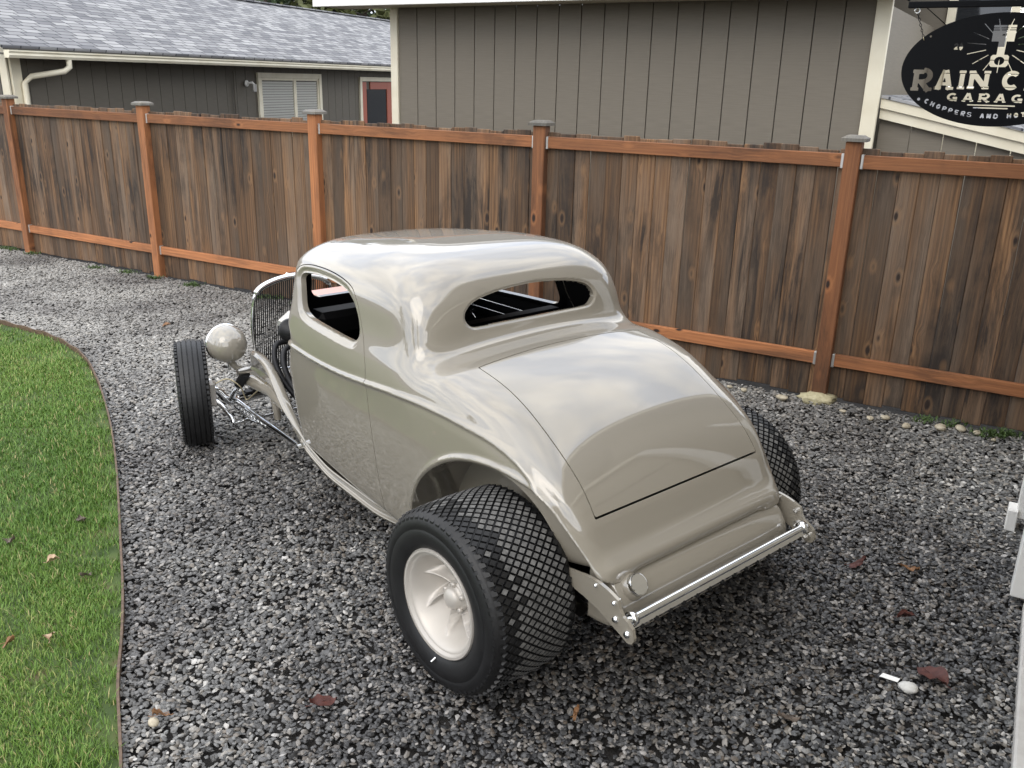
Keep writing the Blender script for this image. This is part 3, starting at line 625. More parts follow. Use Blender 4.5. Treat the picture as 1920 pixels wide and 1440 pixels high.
# ------------------------------------------------------------------ hanging sign, cut from sheet steel
def seg(x, y, ax, ay, bx_, by, w):
    dx, dy = bx_ - ax, by - ay; L = math.hypot(dx, dy); ux, uy = dx / L, dy / L
    px = (x - (ax + bx_) / 2) * ux + (y - (ay + by) / 2) * uy; py = -(x - (ax + bx_) / 2) * uy + (y - (ay + by) / 2) * ux
    return np.maximum(np.abs(px) - L / 2, np.abs(py) - w / 2)
def arc(x, y, cx, cy, rx, ry, w, a0, a1):
    """elliptic ring, angles in degrees counter-clockwise"""
    qx, qy = (x - cx), (y - cy) * rx / ry; r = np.hypot(qx, qy); an = np.degrees(np.arctan2(qy, qx)) % 360
    span = (a1 - a0) % 360 or 360; c = (an - a0) % 360
    d = np.abs(r - rx) - w / 2
    return np.where(c <= span, d, np.maximum(d, 0.02))
def glyph(ch, x, y, w, t, serif=0.0):
    """letters in a box 0..w wide, 0..1 high; t = stroke"""
    S = lambda *a: seg(x, y, *a)
    P = []
    h = t / 2
    if ch == 'R': P = [S(h, 0, h, 1, t), S(h, 1 - h * .8, w * .55, 1 - h * .8, t * .8), S(h, .45, w * .6, .45, t * .7), arc(x, y, w * .52, .715, w * .36, .27, t, 270, 90), S(w * .42, .45, w * .9, 0, t)]
    elif ch == 'A': P = [S(h * .9, 0, w * .47, 1, t), S(w - h * .9, 0, w * .53, 1, t), S(w * .25, .3, w * .75, .3, t * .65), S(w * .38, 1 - h * .6, w * .62, 1 - h * .6, t * .6)]
    elif ch == 'I': P = [S(w / 2, 0, w / 2, 1, t)]
    elif ch == 'N': P = [S(h, 0, h, 1, t), S(w - h, 0, w - h, 1, t), S(h, 1 - h * .5, w - h, h * .5, t * 1.1)]
    elif ch == 'C': P = [arc(x, y, w * .52, .5, w * .52 - h, .5 - h * .9, t, 48, 312)]
    elif ch == 'T': P = [S(w / 2, 0, w / 2, 1, t), S(0, 1 - h * .8, w, 1 - h * .8, t * .8)]
    elif ch == 'Y': P = [S(w / 2, 0, w / 2, .5, t), S(w / 2, .42, h * .8, 1, t), S(w / 2, .42, w - h * .8, 1, t)]
    elif ch == 'G': P = [arc(x, y, w * .52, .5, w * .52 - h, .5 - h * .9, t, 52, 330), S(w * .55, .42, w, .42, t * .7), S(w - h, .0, w - h, .44, t)]
    elif ch == 'E': P = [S(h, 0, h, 1, t), S(0, 1 - h * .7, w, 1 - h * .7, t * .7), S(0, .5, w * .85, .5, t * .7), S(0, h * .7, w, h * .7, t * .7)]
    elif ch == 'H': P = [S(h, 0, h, 1, t), S(w - h, 0, w - h, 1, t), S(0, .5, w, .5, t * .8)]
    elif ch == 'O': P = [arc(x, y, w * .5, .5, w * .5 - h, .5 - h * .9, t, 0, 360)]
    elif ch == 'P': P = [S(h, 0, h, 1, t), arc(x, y, w * .45, .70, w * .42, .27, t * .9, 270, 90), S(h, 1 - h * .7, w * .5, 1 - h * .7, t * .8), S(h, .43, w * .5, .43, t * .8)]
    elif ch == 'S': P = [arc(x, y, w * .5, .74, w * .42, .24, t * .85, 20, 270), arc(x, y, w * .5, .27, w * .42, .24, t * .85, 200, 90)]
    elif ch == 'D': P = [S(h, 0, h, 1, t), arc(x, y, w * .35, .5, w * .58, .46, t * .9, 270, 90), S(h, 1 - h * .7, w * .4, 1 - h * .7, t * .8), S(h, h * .7, w * .4, h * .7, t * .8)]
    elif ch == '2': P = [arc(x, y, w * .5, .70, w * .4, .26, t * .8, 330, 190), S(w * .82, .55, h, h * .7, t * .8), S(0, h * .6, w, h * .6, t * .8)]
    elif ch == '0': P = [arc(x, y, w * .5, .5, w * .5 - h, .5 - h * .9, t * .9, 0, 360)]
    if serif and ch in 'RAINTYHPDE':
        feet = {'R': (h, w - h), 'A': (h, w - h), 'I': (w / 2,), 'N': (h, w - h), 'T': (w / 2,), 'Y': (w / 2,), 'H': (h, w - h), 'P': (h,), 'D': (), 'E': ()}[ch]
        for f_ in feet: P.append(S(f_ - t * .75, serif * .5, f_ + t * .75, serif * .5, serif))
        heads = {'R': (h,), 'I': (w / 2,), 'N': (h, w - h), 'H': (h, w - h), 'Y': (h, w - h)}.get(ch, ())
        for f_ in heads: P.append(S(f_ - t * .7, 1 - serif * .5, f_ + t * .7, 1 - serif * .5, serif))
    out = P[0]
    for q in P[1:]: out = np.minimum(out, q)
    return out
SIGN_HW, SIGN_HH = 0.33, 0.199
def sign_field(P):
    """negative inside the steel; unit: sign millimetres/100 on x,z"""
    x, z = P[:, 0], P[:, 2]
    e = (np.sqrt((x / SIGN_HW) ** 2 + (z / SIGN_HH) ** 2) - 1) * SIGN_HH
    cut = np.full(x.shape, 9.0)
    def word(txt, x0, adv, zf, hgt, wid, t, serif=0.0, rot=None):
        nonlocal cut
        for i, ch in enumerate(txt):
            if ch == ' ': continue
            cx = x0 + i * adv; w = wid * (0.42 if ch == 'I' else 1.0)
            z0, an = zf(cx); lx, lz = x - cx, z - z0
            c, s = math.cos(an), math.sin(an); u, v = lx * c + lz * s, -lx * s + lz * c
            m = (np.abs(u - 0) < wid * 1.5) & (np.abs(v - hgt / 2) < hgt)
            if not m.any(): continue
            d = glyph(ch, (u[m] + wid * (0.21 if ch == 'I' else 0.5)) / hgt, v[m] / hgt, w / hgt, t, serif) * hgt
            cut[m] = np.minimum(cut[m], d)
    pos = [-0.252, -0.178, -0.118, -0.058]
    for ch, cx in zip('RAINCITY', (-0.250, -0.172, -0.113, -0.055, 0.052, 0.110, 0.160, 0.222)):
        hg = 0.064 + 0.20 * cx * cx
        word(ch, cx, 0, lambda q: (-0.066 - 0.18 * q * q, 0.0), hg, 0.066 if ch in 'RN' else 0.060, 0.25, 0.16)
    word('GARAGE', -0.136, 0.0545, lambda q: (-0.112, 0.0), 0.030, 0.036, 0.30, 0.14)
    for zz, hw_ in ((-0.1235, 0.080), (-0.133, 0.058)): cut = np.minimum(cut, np.maximum(np.abs(x) - hw_, np.abs(z - zz) - 0.0022))
    arcz = lambda q: (-0.170 + 0.052 * (abs(q) / 0.235) ** 2.2, math.copysign(0.44 * (abs(q) / 0.235) ** 1.2, q))
    word('CHOPPERS AND HOT RODS', -0.226, 0.0226, arcz, 0.0165, 0.0145, 0.30)
    for sx in (-0.252, 0.252): cut = np.minimum(cut, np.hypot(x - sx, z + 0.108) - 0.0055)
    # piston and rod with rays
    B = lambda cx, cz, hx, hz: np.maximum(np.abs(x - cx) - hx, np.abs(z - cz) - hz)
    pis = B(0, 0.128, 0.037, 0.028)
    for zz in (0.146, 0.139): pis = np.maximum(pis, -B(0, zz, 0.05, 0.0014))
    pis = np.maximum(pis, -(np.hypot(x, z - 0.120) - 0.0055))
    rod = B(0, 0.085, 0.0125 , 0.035)
    big = np.maximum(np.maximum(np.abs(x) - 0.030, np.abs(z - 0.033) - 0.021), (np.abs(x) + np.abs(z - 0.033)) - 0.045)
    big = np.maximum(big, -(np.hypot(x / 1.15, z - 0.033) - 0.0145))
    cut = np.minimum(cut, np.minimum(np.minimum(pis, rod), big))
    for a in range(0, 360, 24):
        an = math.radians(a + 6); r0, r1 = (0.052, 0.118) if 100 > (a + 6) % 180 or 1 else (0.05, 0.1)
        cx, cz = 0.0, 0.085
        ax_, az_ = cx + r0 * math.cos(an), cz + r0 * math.sin(an) * 0.9; bx_, bz_ = cx + r1 * math.cos(an), cz + r1 * math.sin(an) * 0.8
        if bz_ > 0.178 or (bz_ < 0.01 and abs(bx_) > 0.08): continue
        cut = np.minimum(cut, seg(x, z, ax_, az_, bx_, bz_, 0.0028))
    word('20', -0.152, 0.017, lambda q: (0.072, 0.0), 0.020, 0.013, 0.3); word('20', 0.140, 0.017, lambda q: (0.072, 0.0), 0.020, 0.013, 0.3)
    for sx in (-0.245, 0.245): cut = np.minimum(cut, np.hypot(x - sx, z - 0.118) - 0.004)
    return np.maximum(e, -cut)
# ================================================================== the coupe
CAR_PSI, CAR_AX, CAR_D = math.radians(131.265), 2.3017, -2.6168
_fw = (math.cos(CAR_PSI), math.sin(CAR_PSI)); _lf = (-math.sin(CAR_PSI), math.cos(CAR_PSI))
CAR_LOC = (CAR_AX * _fw[0] + CAR_D * _lf[0], CAR_AX * _fw[1] + CAR_D * _lf[1], 0.0)
car = empty('hot_rod_coupe', CAR_LOC, CAR_PSI)
tag(car, 'glossy beige chopped hot rod coupe with huge rear tyres parked on the gravel', 'car')

def poly_sdf(px, pz, poly):
    """signed distance of points to a closed polygon, negative inside"""
    A = np.asarray(poly, float); B = np.roll(A, -1, 0)
    sh = px.shape; px = px.ravel(); pz = pz.ravel()
    best = np.full(px.shape, 1e9); ins = np.zeros(px.shape, bool)
    for (ax, az), (bx, bz) in zip(A, B):
        dx, dz = bx - ax, bz - az
        t = np.clip(((px - ax) * dx + (pz - az) * dz) / (dx * dx + dz * dz + 1e-12), 0, 1)
        best = np.minimum(best, (px - ax - t * dx) ** 2 + (pz - az - t * dz) ** 2)
        c = ((az > pz) != (bz > pz)) & (px < (bx - ax) * (pz - az) / (bz - az + 1e-12) + ax)
        ins ^= c
    return (np.sqrt(best) * np.where(ins, -1, 1)).reshape(sh)
def line_dist(px, pz, line):
    sh = px.shape; px = px.ravel(); pz = pz.ravel(); best = np.full(px.shape, 1e9)
    for (ax, az), (bx, bz) in zip(line[:-1], line[1:]):
        dx, dz = bx - ax, bz - az
        t = np.clip(((px - ax) * dx + (pz - az) * dz) / (dx * dx + dz * dz + 1e-12), 0, 1)
        best = np.minimum(best, (px - ax - t * dx) ** 2 + (pz - az - t * dz) ** 2)
    return np.sqrt(best).reshape(sh)
class Field2:
    """cubic B-spline field sampled on a grid: smooth second derivatives, so reflections stay clean"""
    def __init__(s, x0, x1, z0, z1, h, fn):
        s.x0, s.z0, s.h = x0 - 2 * h, z0 - 2 * h, h
        nx = int((x1 - x0) / h) + 6; nz = int((z1 - z0) / h) + 6; s.nx, s.nz = nx, nz
        gx, gz = np.meshgrid(s.x0 + h * np.arange(nx), s.z0 + h * np.arange(nz), indexing='ij')
        s.g = fn(gx, gz).astype(np.float64)
    def __call__(s, x, z):
        u = np.clip((x - s.x0) / s.h, 1, s.nx - 2.001); v = np.clip((z - s.z0) / s.h, 1, s.nz - 2.001)
        i = np.floor(u).astype(np.int32); j = np.floor(v).astype(np.int32); a = u - i; b = v - j
        def w(t): return ((1 - t) ** 3 / 6, (3 * t ** 3 - 6 * t ** 2 + 4) / 6, (-3 * t ** 3 + 3 * t ** 2 + 3 * t + 1) / 6, t ** 3 / 6)
        wa, wb = w(a), w(b); out = 0.0
        for p in range(4):
            ii = np.clip(i + p - 1, 0, s.nx - 1)
            for q in range(4):
                out = out + wa[p] * wb[q] * s.g[ii, np.clip(j + q - 1, 0, s.nz - 1)]
        return out
class Field1:
    def __init__(s, pts, x0, x1, h=0.04):
        P = np.array(pts); o = np.argsort(P[:, 0]); P = P[o]
        c = spline(P, 24); s.x0, s.h = x0, h; n = int((x1 - x0) / h) + 2
        xs = x0 + h * np.arange(n); s.g = np.interp(xs, c[:, 0], c[:, 1]); s.n = n
    def __call__(s, x):
        u = np.clip((x - s.x0) / s.h, 1, s.n - 2.001); i = np.floor(u).astype(np.int32); t = u - i
        w = ((1 - t) ** 3 / 6, (3 * t ** 3 - 6 * t ** 2 + 4) / 6, (-3 * t ** 3 + 3 * t ** 2 + 3 * t + 1) / 6, t ** 3 / 6)
        return sum(w[p] * s.g[np.clip(i + p - 1, 0, s.n - 1)] for p in range(4))
def smax(a, b, k):
    h = np.maximum(k - np.abs(a - b), 0.0) / k
    return np.maximum(a, b) + h * h * h * k / 6.0
def smin(a, b, k): return -smax(-a, -b, k)
def sstep(a, b, x):
    t = np.clip((x - a) / (b - a), 0, 1); return t * t * t * (t * (6 * t - 15) + 10)

# --- outlines, metres from the rear axle: x forward, z up
LOW = spline([(1.87, 1.03), (1.78, 1.058), (1.5, 1.085), (1.0, 1.112), (0.62, 1.132), (0.45, 1.133), (0.34, 1.128), (0.12, 1.078), (-0.08, 0.980),
              (-0.245, 0.852), (-0.360, 0.712), (-0.402, 0.638), (-0.422, 0.604), (-0.446, 0.586), (-0.474, 0.568), (-0.484, 0.543), (-0.474, 0.516), (-0.42, 0.500)], 10)
LOW = np.vstack([LOW, [(0.1, 0.43), (0.45, 0.262), (0.6, 0.25), (1.83, 0.25), (1.875, 0.29)]])
CAB = spline([(0.54, 0.90), (0.530, 1.02), (0.528, 1.09), (0.536, 1.16), (0.555, 1.25), (0.584, 1.335), (0.640, 1.408), (0.760, 1.456), (1.0, 1.466), (1.25, 1.450), (1.5, 1.426),
              (1.66, 1.406), (1.79, 1.382), (1.858, 1.335), (1.875, 1.22), (1.89, 1.03), (1.88, 0.90)], 10)
BELT = spline([(2.04, 0.872), (1.787, 0.879), (1.448, 0.886), (1.157, 0.903), (0.915, 0.927), (0.68, 0.952), (0.485, 0.962), (0.315, 0.961), (0.167, 0.948), (0.04, 0.928),
               (-0.088, 0.880), (-0.182, 0.810), (-0.31, 0.693), (-0.408, 0.578), (-0.45, 0.520)], 10)
SIDEWIN = spline([(1.70, 1.242), (1.684, 1.205), (1.665, 1.141), (1.642, 1.105), (1.60, 1.085), (1.516, 1.075), (1.287, 1.075), (1.10, 1.076), (1.035, 1.081), (1.008, 1.10), (1.003, 1.13), (1.02, 1.18), (1.052, 1.232), (1.09, 1.264), (1.15, 1.286), (1.283, 1.298), (1.474, 1.293), (1.606, 1.280), (1.678, 1.266)], 5, True)
DOOR = spline([(0.87, 0.24), (0.867, 0.40), (0.866, 0.6), (0.882, 0.80), (0.888, 0.93), (0.892, 1.01), (0.925, 1.09), (0.958, 1.15), (0.982, 1.20), (1.015, 1.262), (1.07, 1.308), (1.15, 1.328), (1.30, 1.338), (1.48, 1.333), (1.64, 1.316), (1.73, 1.288), (1.768, 1.235), (1.778, 1.1), (1.79, 0.9), (1.80, 0.6), (1.80, 0.24)], 6)
ARCH = spline([(0.58, 0.10), (0.575, 0.42), (0.529, 0.535), (0.454, 0.641), (0.335, 0.738), (0.216, 0.797), (0.059, 0.827), (-0.099, 0.813), (-0.229, 0.765), (-0.31, 0.690), (-0.376, 0.618), (-0.425, 0.560), (-0.52, 0.45)], 8)
ARCH = np.vstack([ARCH, [(-0.52, 0.1)]])
ARCHCUT = spline([(0.58, 0.10), (0.575, 0.42), (0.529, 0.533), (0.454, 0.638), (0.335, 0.734), (0.216, 0.791), (0.07, 0.812), (-0.06, 0.785), (-0.155, 0.725), (-0.22, 0.645), (-0.262, 0.56), (-0.28, 0.46), (-0.285, 0.1)], 8)
WB = Field1([(-0.8, 0.50), (-0.6, 0.545), (-0.44, 0.573), (-0.408, 0.577), (-0.31, 0.597), (-0.182, 0.627), (-0.088, 0.647), (0.054, 0.668), (0.167, 0.678), (0.315, 0.687), (0.485, 0.690), (0.68, 0.683), (0.915, 0.667), (1.157, 0.647), (1.448, 0.617), (1.787, 0.575), (2.1, 0.53)], -0.8, 2.2)
WC = Field1([(0.3, 0.645), (0.6, 0.650), (0.8, 0.648), (1.0, 0.640), (1.22, 0.624), (1.5, 0.592), (1.84, 0.545), (2.1, 0.50)], 0.3, 2.2)
FLOW = Field2(-0.7, 2.25, 0.1, 1.6, 0.014, lambda x, z: poly_sdf(x, z, LOW))
FCAB = Field2(-0.7, 2.25, 0.1, 1.6, 0.02, lambda x, z: poly_sdf(x, z, CAB))
FBELT = Field2(-0.7, 2.25, 0.1, 1.6, 0.007, lambda x, z: line_dist(x, z, BELT))
FARCH = Field2(-0.7, 2.25, 0.1, 1.6, 0.008, lambda x, z: poly_sdf(x, z, ARCH))
FACUT = Field2(-0.7, 2.25, 0.1, 1.6, 0.01, lambda x, z: poly_sdf(x, z, ARCHCUT))
FSWIN = Field2(-0.7, 2.25, 0.1, 1.6, 0.008, lambda x, z: poly_sdf(x, z, SIDEWIN))
FDOOR = Field2(-0.7, 2.25, 0.1, 1.6, 0.01, lambda x, z: poly_sdf(x, z, DOOR))
RW_ = [(0.0, 1.205), (0.2, 1.205), (0.30, 1.2045), (0.350, 1.208), (0.377, 1.225), (0.388, 1.250), (0.379, 1.275), (0.345, 1.303), (0.29, 1.321), (0.2, 1.336), (0.1, 1.345), (0.0, 1.348)]
RWIN = spline(RW_[:-1] + [(-a, b) for a, b in RW_[::-1][:-1]], 6, True)
FRWIN = Field2(-0.62, 0.62, 0.95, 1.5, 0.007, lambda y, z: poly_sdf(y, z, RWIN))
def rwin(y, z):
    """rear window outline in the y,z plane"""
    return FRWIN(np.abs(y), z)
def wscreen(y, z):
    hy, hz, r = 0.40, 0.115, 0.06
    qy = np.abs(y) - (hy - r); qz = np.abs(z - 1.20) - (hz - r)
    return np.sqrt(np.maximum(qy, 0) ** 2 + np.maximum(qz, 0) ** 2) + np.minimum(np.maximum(qy, qz), 0) - r
def body_f(x, y, z):
    ay = np.abs(y)
    cr = sstep(0.72, 1.0, z)
    prof = FLOW(x, z) + 0.10 * cr * y * y
    side = ay - (WB(x) - 0.075 * np.clip((0.93 - z) / 0.68, 0, 1.2) ** 2)
    k = 0.10 + 0.13 * cr
    low = smax(prof, side, k)
    cprof = FCAB(x, z) + 0.055 * y * y * sstep(1.2, 1.45, z)
    cside = (ay - (WC(x) - 0.13 * np.maximum(z - 1.05, 0) - 0.10 * np.maximum(z - 1.05, 0) ** 2))
    kz = 0.25 + 0.20 * sstep(1.10, 1.50, z)
    cab = smax(cprof - 0.10 * (kz - 0.19), cside - 0.17 * (kz - 0.19), kz)
    f = smin(low, cab, 0.115)
    f = np.array(f)
    m = ay > 0.36
    if m.any():
        f[m] += side_detail(x[m], ay[m], z[m])
    m = (x < 0.80) & (z > 1.02) & (ay < 0.5)
    if m.any():
        dr = rwin(y[m], z[m])
        f[m] += (1 - sstep(0.70, 0.80, x[m])) * sstep(1.02, 1.10, z[m]) * (0.007 * (1 - sstep(0.000, 0.014, dr)))
    return f
def side_detail(x, ay, z):
    onside = sstep(0.36, 0.44, ay)
    f = 0.0
    # belt moulding: a round bead with a soft band above it
    db = FBELT(x, z)
    f = f - onside * 0.0120 * np.exp(-(db / 0.0112) ** 2)
    # arch lip
    da = FARCH(x, z)
    f = f - onside * (0.013 * np.exp(-((da - 0.009) / 0.0125) ** 2))
    f = f + onside * 0.022 * (1 - sstep(-0.022, 0.0, da))
    # pressed frames round the openings
    dw = FSWIN(x, z)
    f = f + onside * (0.014 * (1 - sstep(0.004, 0.036, dw)) + 0.004 * np.exp(-((dw - 0.05) / 0.008) ** 2) * 0)
    return f

# --- surface nets on the left half, mirrored
def grad(fn, P, e=0.0012):
    x, y, z = P[:, 0], P[:, 1], P[:, 2]
    return np.stack([fn(x + e, y, z) - fn(x - e, y, z), fn(x, y + e, z) - fn(x, y - e, z), fn(x, y, z + e) - fn(x, y, z - e)], 1) / (2 * e)
def surface_nets(fn, lo, hi, h, B=8):
    n = [int(math.ceil((hi[i] - lo[i]) / h / B)) * B for i in range(3)]
    f = np.empty([m + 1 for m in n], np.float32)
    cb = [m // B for m in n]
    c = np.stack(np.meshgrid(*[lo[i] + h * B * (np.arange(cb[i]) + 0.5) for i in range(3)], indexing='ij'), -1).reshape(-1, 3)
    fc = fn(c[:, 0], c[:, 1], c[:, 2]); lim = h * B * 0.87 * 1.35
    near = np.abs(fc) < lim
    ci = np.stack(np.meshgrid(*[np.arange(m) for m in cb], indexing='ij'), -1).reshape(-1, 3)
    for (i, j, k), v in zip(ci[~near] * B, fc[~near]): f[i:i + B + 1, j:j + B + 1, k:k + B + 1] = v
    off = np.stack(np.meshgrid(*[np.arange(B + 1)] * 3, indexing='ij'), -1).reshape(-1, 3)
    idx = ci[near] * B
    for a in range(0, len(idx), 400):
        g = (idx[a:a + 400, None, :] + off[None]).reshape(-1, 3)
        P = np.asarray(lo) + h * g
        f[g[:, 0], g[:, 1], g[:, 2]] = fn(P[:, 0], P[:, 1], P[:, 2])
    s = f < 0
    cnt = np.zeros(n, np.int16); acc = np.zeros(n + [3], np.float32); hit = np.zeros(n, np.int8)
    sl = lambda o: tuple(slice(o[i], o[i] + n[i]) for i in range(3))
    for axis in range(3):
        o1, o2 = [(1, 2), (0, 2), (0, 1)][axis]
        for p in (0, 1):
            for q in (0, 1):
                a = [0, 0, 0]; a[o1] = p; a[o2] = q; b = list(a); b[axis] = 1
                fa, fb = f[sl(a)], f[sl(b)]; m = s[sl(a)] != s[sl(b)]
                ii = np.nonzero(m); t = fa[ii] / (fa[ii] - fb[ii])
                v = np.array(a, np.float32)[None] + np.zeros((len(t), 3), np.float32); v[:, axis] += t
                acc[ii] += v; hit[ii] += 1
    act = np.nonzero(hit); vid = np.full(n, -1, np.int32); vid[act] = np.arange(len(act[0]))
    V = np.asarray(lo) + h * (np.stack(act, 1) + acc[act] / hit[act][:, None])
    quads = []
    for axis in range(3):
        o1, o2 = [(1, 2), (2, 0), (0, 1)][axis]
        a = [slice(0, m) for m in n]; b = [slice(0, m) for m in n]; b[axis] = slice(1, n[axis] + 1)
        for o in (o1, o2): a[o] = slice(1, n[o]); b[o] = slice(1, n[o])
        sa, sb = s[tuple(a)], s[tuple(b)]
        ii = np.nonzero(sa != sb); flip = sb[ii]
        base = [ii[0].copy(), ii[1].copy(), ii[2].copy()]
        base[o1] += 1; base[o2] += 1
        def cell(d1, d2):
            g = [q.copy() for q in base]; g[o1] -= d1; g[o2] -= d2; return vid[g[0], g[1], g[2]]
        Q = np.stack([cell(1, 1), cell(0, 1), cell(0, 0), cell(1, 0)], 1)
        Q[flip] = Q[flip][:, ::-1]; quads.append(Q)
    return V, np.vstack(quads)
def project(fn, P):
    g = grad(fn, P); gg = np.maximum((g * g).sum(1), 0.25)
    for _ in range(2): P = P - (fn(P[:, 0], P[:, 1], P[:, 2]) / gg)[:, None] * g
    return P
HG = 0.0075
V, Q = surface_nets(body_f, (-0.50, -HG / 2, 0.20), (2.10, 0.72, 1.52), HG)
mid = np.abs(V[:, 1]) < HG * 0.51
V = project(body_f, V); V[mid, 1] = 0.0
N = grad(body_f, V); N /= np.linalg.norm(N, axis=1)[:, None]; N[mid, 1] = 0.0
# mirror
nv = len(V); mirror = np.arange(nv) + nv; mirror[mid] = np.nonzero(mid)[0]
keep = ~mid; remap = np.full(2 * nv, -1); remap[:nv] = np.arange(nv); remap[nv + np.nonzero(keep)[0]] = nv + np.arange(keep.sum())
V2 = np.vstack([V, V[keep] * [1, -1, 1]])
Qm = remap[mirror[Q]][:, ::-1]
bad = (Q >= 0).all(1)
Q = Q[bad]; Qm = Qm[bad]
V = V2; Q = np.vstack([Q, Qm])
N = np.vstack([N, N[keep] * [1, -1, 1]])

class Shell:
    """polygons over a shared, growing vertex table"""
    def __init__(s, V, N): s.V = [V]; s.N = [N]; s.n = len(V)
    def arrays(s):
        s.V = [np.vstack(s.V)]; s.N = [np.vstack(s.N)]; return s.V[0], s.N[0]
    def cut(s, polys, field):
        """split polygons by field = 0; returns (inside, outside)"""
        V, N = s.arrays(); g = field(V)
        ins, out = [], []; newv, newn, cache = [], [], {}
        P4 = polys
        neg = [None] * 0
        sgn = g < 0
        def cross(a, b):
            key = (a, b) if a < b else (b, a)
            r = cache.get(key)
            if r is None:
                a, b = key; t = g[a] / (g[a] - g[b]); t = min(max(t, 0.0), 1.0)
                newv.append(V[a] + (V[b] - V[a]) * t); q = N[a] + (N[b] - N[a]) * t; newn.append(q / np.linalg.norm(q))
                r = cache[key] = s.n + len(newv) - 1
            return r
        for p in P4:
            c = [sgn[i] for i in p]
            if all(c): ins.append(p)
            elif not any(c): out.append(p)
            else:
                a_, b_ = [], []
                for k in range(len(p)):
                    i, j = p[k], p[(k + 1) % len(p)]
                    (a_ if c[k] else b_).append(i)
                    if c[k] != c[(k + 1) % len(p)]:
                        x = cross(i, j); a_.append(x); b_.append(x)
                if len(a_) > 2: ins.append(tuple(a_))
                if len(b_) > 2: out.append(tuple(b_))
        if newv:
            s.V.append(np.array(newv)); s.N.append(np.array(newn)); s.n += len(newv)
        return ins, out
def boundary(polys):
    cnt = {}
    for p in polys:
        for k in range(len(p)):
            a, b = p[k], p[(k + 1) % len(p)]
            key = (a, b) if a < b else (b, a)
            cnt[key] = None if key in cnt else (a, b)
    return [e for e in cnt.values() if e is not None]
shell = Shell(V, N)
polys = [tuple(q) for q in Q.tolist()]
f_swin = lambda P: np.where((np.abs(P[:, 1]) > 0.38) & (P[:, 2] > 0.98), FSWIN(P[:, 0], P[:, 2]), 1.0)
f_rwin = lambda P: np.where((P[:, 0] < 0.85) & (P[:, 2] > 1.0), rwin(P[:, 1], P[:, 2]), 1.0)
f_wscr = lambda P: np.where((P[:, 0] > 1.62) & (P[:, 2] > 1.0), wscreen(P[:, 1], P[:, 2]), 1.0)
f_arch = lambda P: np.where(np.abs(P[:, 1]) > 0.40, FACUT(P[:, 0], P[:, 2]), 1.0)
f_door = lambda P: np.where(np.abs(P[:, 1]) > 0.38, FDOOR(P[:, 0], P[:, 2]), 1.0)
def f_lid(P):
    yl = 0.480 + 0.016 * np.clip((1.1 - P[:, 2]) / 0.39, 0, 1)
    xf = 0.352 - 0.05 * P[:, 1] ** 2
    return np.where(P[:, 2] > 0.6, np.maximum(np.maximum(np.abs(P[:, 1]) - yl, P[:, 0] - xf), (0.716 - P[:, 2]) * 0.68), 1.0)
for fld in (f_swin, f_rwin, f_wscr, f_arch):
    _, polys = shell.cut(polys, fld)
GAP = 0.0022
door_p, rest = shell.cut(polys, lambda P: f_door(P) + GAP)
_, rest = shell.cut(rest, lambda P: f_door(P) - GAP)
lid_p, rest2 = shell.cut(rest, lambda P: f_lid(P) + GAP)
_, body_p = shell.cut(rest2, lambda P: f_lid(P) - GAP)
SV, SN = shell.arrays()
doorL = [p for p in door_p if SV[p[0], 1] > 0]; doorR = [p for p in door_p if SV[p[0], 1] < 0]

def shell_object(name, polys, mat, parent, rim_mat=None, depth=0.024):
    used = sorted({i for p in polys for i in p}); mp = {g: k for k, g in enumerate(used)}
    vs = list(SV[used]); ns = list(SN[used]); fs = [tuple(mp[i] for i in p) for p in polys]
    be = boundary(polys); fa = f_arch(SV)
    ri = {}
    nf = len(fs)
    for a, b in be:
        arch = abs(fa[a]) < 2e-3 and abs(fa[b]) < 2e-3
        quad = []
        for g in (b, a):
            if arch:
                dv = np.array([0, -np.sign(SV[g, 1]) * (abs(SV[g, 1]) - 0.40), 0.0])
            else:
                dv = -SN[g] * depth
            e = SV[a] - SV[b]
            quad.append((SV[g], SV[g] + dv))
        e = SV[b] - SV[a]; dvm = quad[0][1] - quad[0][0]
        nrm = -np.cross(e, dvm); nrm = nrm / (np.linalg.norm(nrm) + 1e-9)
        for (p, q), g in zip(quad, (b, a)):
            for lvl, pt in ((0, p), (1, q)):
                key = (g, lvl)
                if key not in ri:
                    ri[key] = len(vs); vs.append(pt); ns.append(np.zeros(3))
                ns[ri[key]] = ns[ri[key]] + nrm
        fs.append((ri[(b, 0)], ri[(a, 0)], ri[(a, 1)], ri[(b, 1)]))
    ns = [n / (np.linalg.norm(n) + 1e-9) for n in ns]
    return mesh_obj(name, vs, fs, mat, parent, True, ns)
def offset_object(name, polys, mat, parent, off):
    used = sorted({i for p in polys for i in p}); mp = {g: k for k, g in enumerate(used)}
    return mesh_obj(name, SV[used] - SN[used] * off, [tuple(mp[i] for i in p)[::-1] for p in polys], mat, parent, True)
# ------------------------------------------------------------------ car materials
def m_car_paint():
    t = NT('beige_gloss_paint')
    t.set(Base_Color=(0.262, 0.236, 0.190, 1), Roughness=0.5, Coat_Weight=1.0, Coat_Roughness=0.006, Coat_IOR=1.92, Specular_IOR_Level=0.5)
    return t.m
M['paint'] = m_car_paint()
M['satin'] = plain('satin_wheel_paint', (0.52, 0.485, 0.44), 0.42, 0.3)
M['chrome'] = plain('chrome', (0.88, 0.89, 0.90), 0.045, 1.0)
M['lining'] = plain('black_cabin_lining', (0.004, 0.004, 0.0045), 0.6, 0.0, Specular_IOR_Level=0.15)
def m_rubber(name, c, r):
    t = NT(name); n = t.noise(18, detail=6, rough=0.6)
    t.set(Base_Color=t.ramp(n, [(0.3, tuple(q * .7 for q in c)), (0.7, tuple(q * 1.5 for q in c))]), Roughness=r); t.bump(t.noise(220, detail=3), 0.15, 0.001); return t.m
